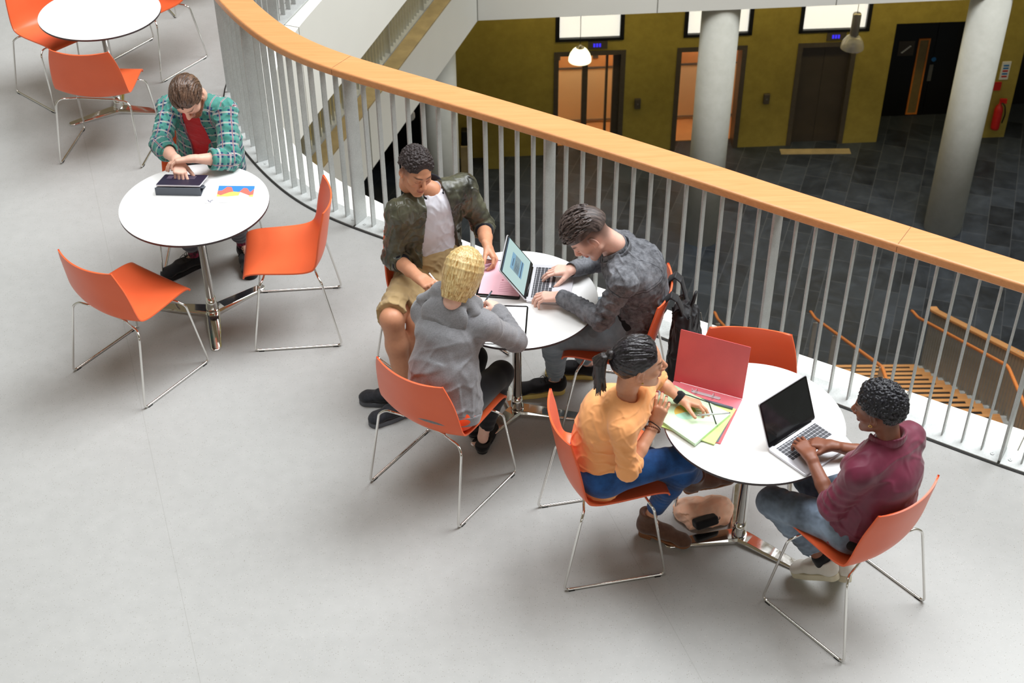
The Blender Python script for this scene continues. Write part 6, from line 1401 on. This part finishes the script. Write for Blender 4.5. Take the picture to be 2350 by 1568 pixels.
o, c = sheet('document_wallet', 'lime green wallet sticking out between the red binder and the green folder', 'folder', quad_pts((.640, 4.610), (.93, -.50), .245, .255), 'lime_pl', z=TZ + .0048, t=.004)
o, c = sheet('document_wallet', 'dark grey wallet peeking out under the lime green one', 'folder', [(.874, 4.510), (.965, 4.700), (.955, 4.72), (.80, 4.70), (.80, 4.55)], 'smoke', z=TZ + .0046 - .0002, t=.0006)
pts = [(.563, 4.722), (.772, 4.484), (.946, 4.676), (.722, 4.868)]
o, c = sheet('elastic_folder', 'pale green elastic folder under the hand of the woman in orange', 'folder', pts, 'green_pl', z=TZ + .009, t=.013)
bm = bmesh.new(); P3 = lambda u, v, z=.0138: (pts[0][0] * (1 - u) * (1 - v) + pts[1][0] * u * (1 - v) + pts[2][0] * u * v + pts[3][0] * (1 - u) * v - c[0], pts[0][1] * (1 - u) * (1 - v) + pts[1][1] * u * (1 - v) + pts[2][1] * u * v + pts[3][1] * (1 - u) * v - c[1], z)
tube(bm, [P3(.999, .62, .005), P3(.98, .62), P3(.62, .995)], .0026, 6); tube(bm, [P3(.62, .995), P3(.30, .92), P3(.12, .80), P3(.02, .66)], .0022, 6); build('elastic_band', bm, 'black', o)
bm = bmesh.new(); cx, cy, _ = P3(.50, .50)
for k, (a0, a1) in enumerate(((0, 120), (120, 200), (200, 360))):
    vs = [bm.verts.new((cx, cy, .0133))] + [bm.verts.new((cx + .048 * math.cos(math.radians(x)), cy + .048 * math.sin(math.radians(x)), .0133)) for x in range(a0, a1 + 1, 10)]; bm.faces.new(vs).material_index = k
MAT['pie1'] = simple('pie_green', (150, 208, 96), .5); MAT['pie2'] = simple('pie_amber', (222, 190, 90), .5); MAT['pie3'] = simple('pie_mint', (170, 226, 200), .5); build('pie_chart_print', bm, ['pie1', 'pie2', 'pie3'], o)
o, c = sheet('paper_sheet', 'blank white sheet poking out past the table edge beside the dark laptop', 'paper', quad_pts((1.30, 4.30), (.93, .36), .205, .245), 'paper', z=TZ)
# scarf and black case on the floor under table 3
s = Sdf((.70, 4.60, -.01), (1.12, 4.95, .17), .003)
s.ell((.895, 4.785, .035), (.125, .088, .05), k=.02); s.ell((.955, 4.80, .05), (.075, .066, .06), k=.03); s.ell((.83, 4.80, .045), (.07, .06, .045), k=.03); s.cone((.83, 4.72, .02), (.80, 4.80, .05), .028, .035, k=.02); s.cone((.99, 4.75, .02), (1.0, 4.81, .06), .026, .034, k=.02)
s.wrinkle(.0075, 22, 2, dirs=[(1, .4, .3), (-.5, 1, .4), (.2, .8, -.6)]); s.plane((0, 0, .001), (0, 0, -1))
MAT['peach_cloth'] = cloth_mat('peach_chiffon', (250, 186, 152), .8, vs=12, c2=(244, 204, 178), sheen=.4)
pq = s.mesh(2); o = quads_obj('scarf', [pq], 'peach_cloth', None, (.90, 4.78, 0)); _own(o, 'crumpled peach scarf on the floor under the table with the red binder', 'scarf')
s = Sdf((.76, 4.58, -.01), (1.02, 4.86, .16), .0026); ax = nrm((.93, .36, .05)); up_ = nrm((-.15, .30, .95)); sd_ = np.cross(ax, up_); R = np.array([ax, sd_, up_]); cc = V3((.893, 4.700, .062))
s.fn(lambda X, Y, Z_: np.sqrt(sum(np.maximum(np.abs((X - cc[0]) * r[0] + (Y - cc[1]) * r[1] + (Z_ - cc[2]) * r[2]) - h_ + .012, 0) ** 2 for r, h_ in zip(R, (.058, .030, .022)))) - .012, 'add')
pq = s.mesh(1); o = quads_obj('soft_case', [pq], 'blk_cloth', None, (.893, 4.70, .062)); _own(o, 'small black soft case lying on the peach scarf', 'case')
bm = bmesh.new(); tube(bm, [tuple(ax * .056 + V3((.012 * math.cos(x) + .006, .012 * math.sin(x), .0))) for x in [2 * PI * j / 14 for j in range(14)]], .0018, 6, closed=True); build('pull_loop', bm, 'black', o, smooth=True)
# backpack on the chair behind the man in denim
MAT['pack'] = cloth_mat('black_nylon', (20, 20, 24), .6, sheen=.1, spec=.4)
F_ = V3((-.976, .215, 0)); R_ = V3((.215, .976, 0)); c0 = V3((.530, 5.585, 0))
def fp(r, f, z): return c0 + R_ * r + F_ * f + V3((0, 0, z))
s = Sdf(fp(0, -.36, .5) - V3((.22, .26, .38)), fp(0, -.36, .5) + V3((.22, .26, .36)), .0035)
s.cone(fp(-.01, -.305, .68), fp(-.03, -.325, .36), (.115, .046), (.145, .075), u=R_, k=.03); s.cone(fp(-.03, -.325, .36), fp(-.03, -.32, .30), (.145, .075), (.13, .06), u=R_, k=.03); s.cone(fp(.03, -.345, .64), fp(.04, -.375, .44), (.075, .030), (.09, .035), u=R_, k=.02)
s.wrinkle(.011, 22, 4, dirs=[(0, 0, 1), (.3, .5, .8)]); pq = s.mesh(2); o = quads_obj('backpack', [pq], 'pack', None, (.86, 5.54, .3)); _own(o, 'black backpack hanging by its straps from the chair of the man in denim', 'backpack')
for r_ in (.085, -.100):
    s = Sdf(fp(r_, -.24, .7) - .26, fp(r_, -.24, .7) + .26, .003); pts = [fp(r_, -.165, .58), fp(r_, -.195, .70), fp(r_ * .95, -.222, .790), fp(r_ * .9, -.250, .822), fp(r_ * .85, -.280, .800), fp(r_ * .7, -.305, .73), fp(r_ * .6, -.32, .65)]; pts = [np.array(q) for q in catmull([tuple(q) for q in pts], .02)] if False else pts
    s.path(pts, [(.030, .007)] * 7, u=R_, k=.004); pq = s.mesh(2); quads_obj('shoulder_strap', [pq], 'pack', o, (.86, 5.54, .3))
bm = bmesh.new(); rt = V3((.86, 5.54, .3)); tube(bm, round_path([tuple(fp(.0, -.34, .70) - rt), tuple(fp(.01, -.355, .77) - rt), tuple(fp(.03, -.36, .775) - rt), tuple(fp(.035, -.35, .70) - rt)], .02), .007, 8); build('haul_loop', bm, 'pack', o, smooth=True)
bm = bmesh.new(); tube(bm, [tuple(fp(.095, -.385, .60) - rt), tuple(fp(.10, -.395, .55) - rt)], .003, 6); build('zip_pull', bm, 'alu', o)
# ------------------------------------------------------------------ light: glazed roof over the void, a little daylight from above the floor, an added fill from behind the camera
w = bpy.data.worlds.new('world'); scene.world = w; w.use_nodes = True
nt = w.node_tree; bg = nt.nodes['Background']; bg.inputs[0].default_value = (1, .80, .50, 1); bg.inputs[1].default_value = .15
def area(name, loc, tgt, sx, sy, e, col):
    d = bpy.data.lights.new(name, 'AREA'); d.shape = 'RECTANGLE'; d.size = sx; d.size_y = sy; d.energy = e; d.color = col
    o = bpy.data.objects.new(name, d); COL.objects.link(o); o.location = loc; o.rotation_euler = (Vector(tgt) - Vector(loc)).to_track_quat('-Z', 'Y').to_euler(); return o
area('roof_glazing', (7.5, 10.5, 13), (5.5, 10.0, 0), 9, 11, 3700, (.94, .975, 1))
area('roof_light', (-1.8, 6.3, 12), (-1.8, 6.4, 0), 5, 6, 900, (.95, .975, 1))
area('rear_fill', (4, -14, 9), (3, 19, -3), 16, 5, 450, (.99, .99, 1))  # added fill behind the camera, brightens upright faces
area('lobby_downlight', (3.0, 21.9, -4.7), (3.0, 22.3, -9), 8, .2, 55, (1, .80, .35))
area('lobby_downlight', (8.0, 22.2, -4.7), (8.0, 22.6, -9), 3, .2, 22, (1, .80, .35))
area('balcony_light', (-2.4, 17.0, -1.0), (-2.4, 17, -4), .5, 5, 60, (1, .85, .5))
scene.view_settings.view_transform = 'Standard'; scene.view_settings.look = 'None'
scene.view_settings.gamma = 1; scene.view_settings.exposure = 0.0; scene.view_settings.use_curve_mapping = False
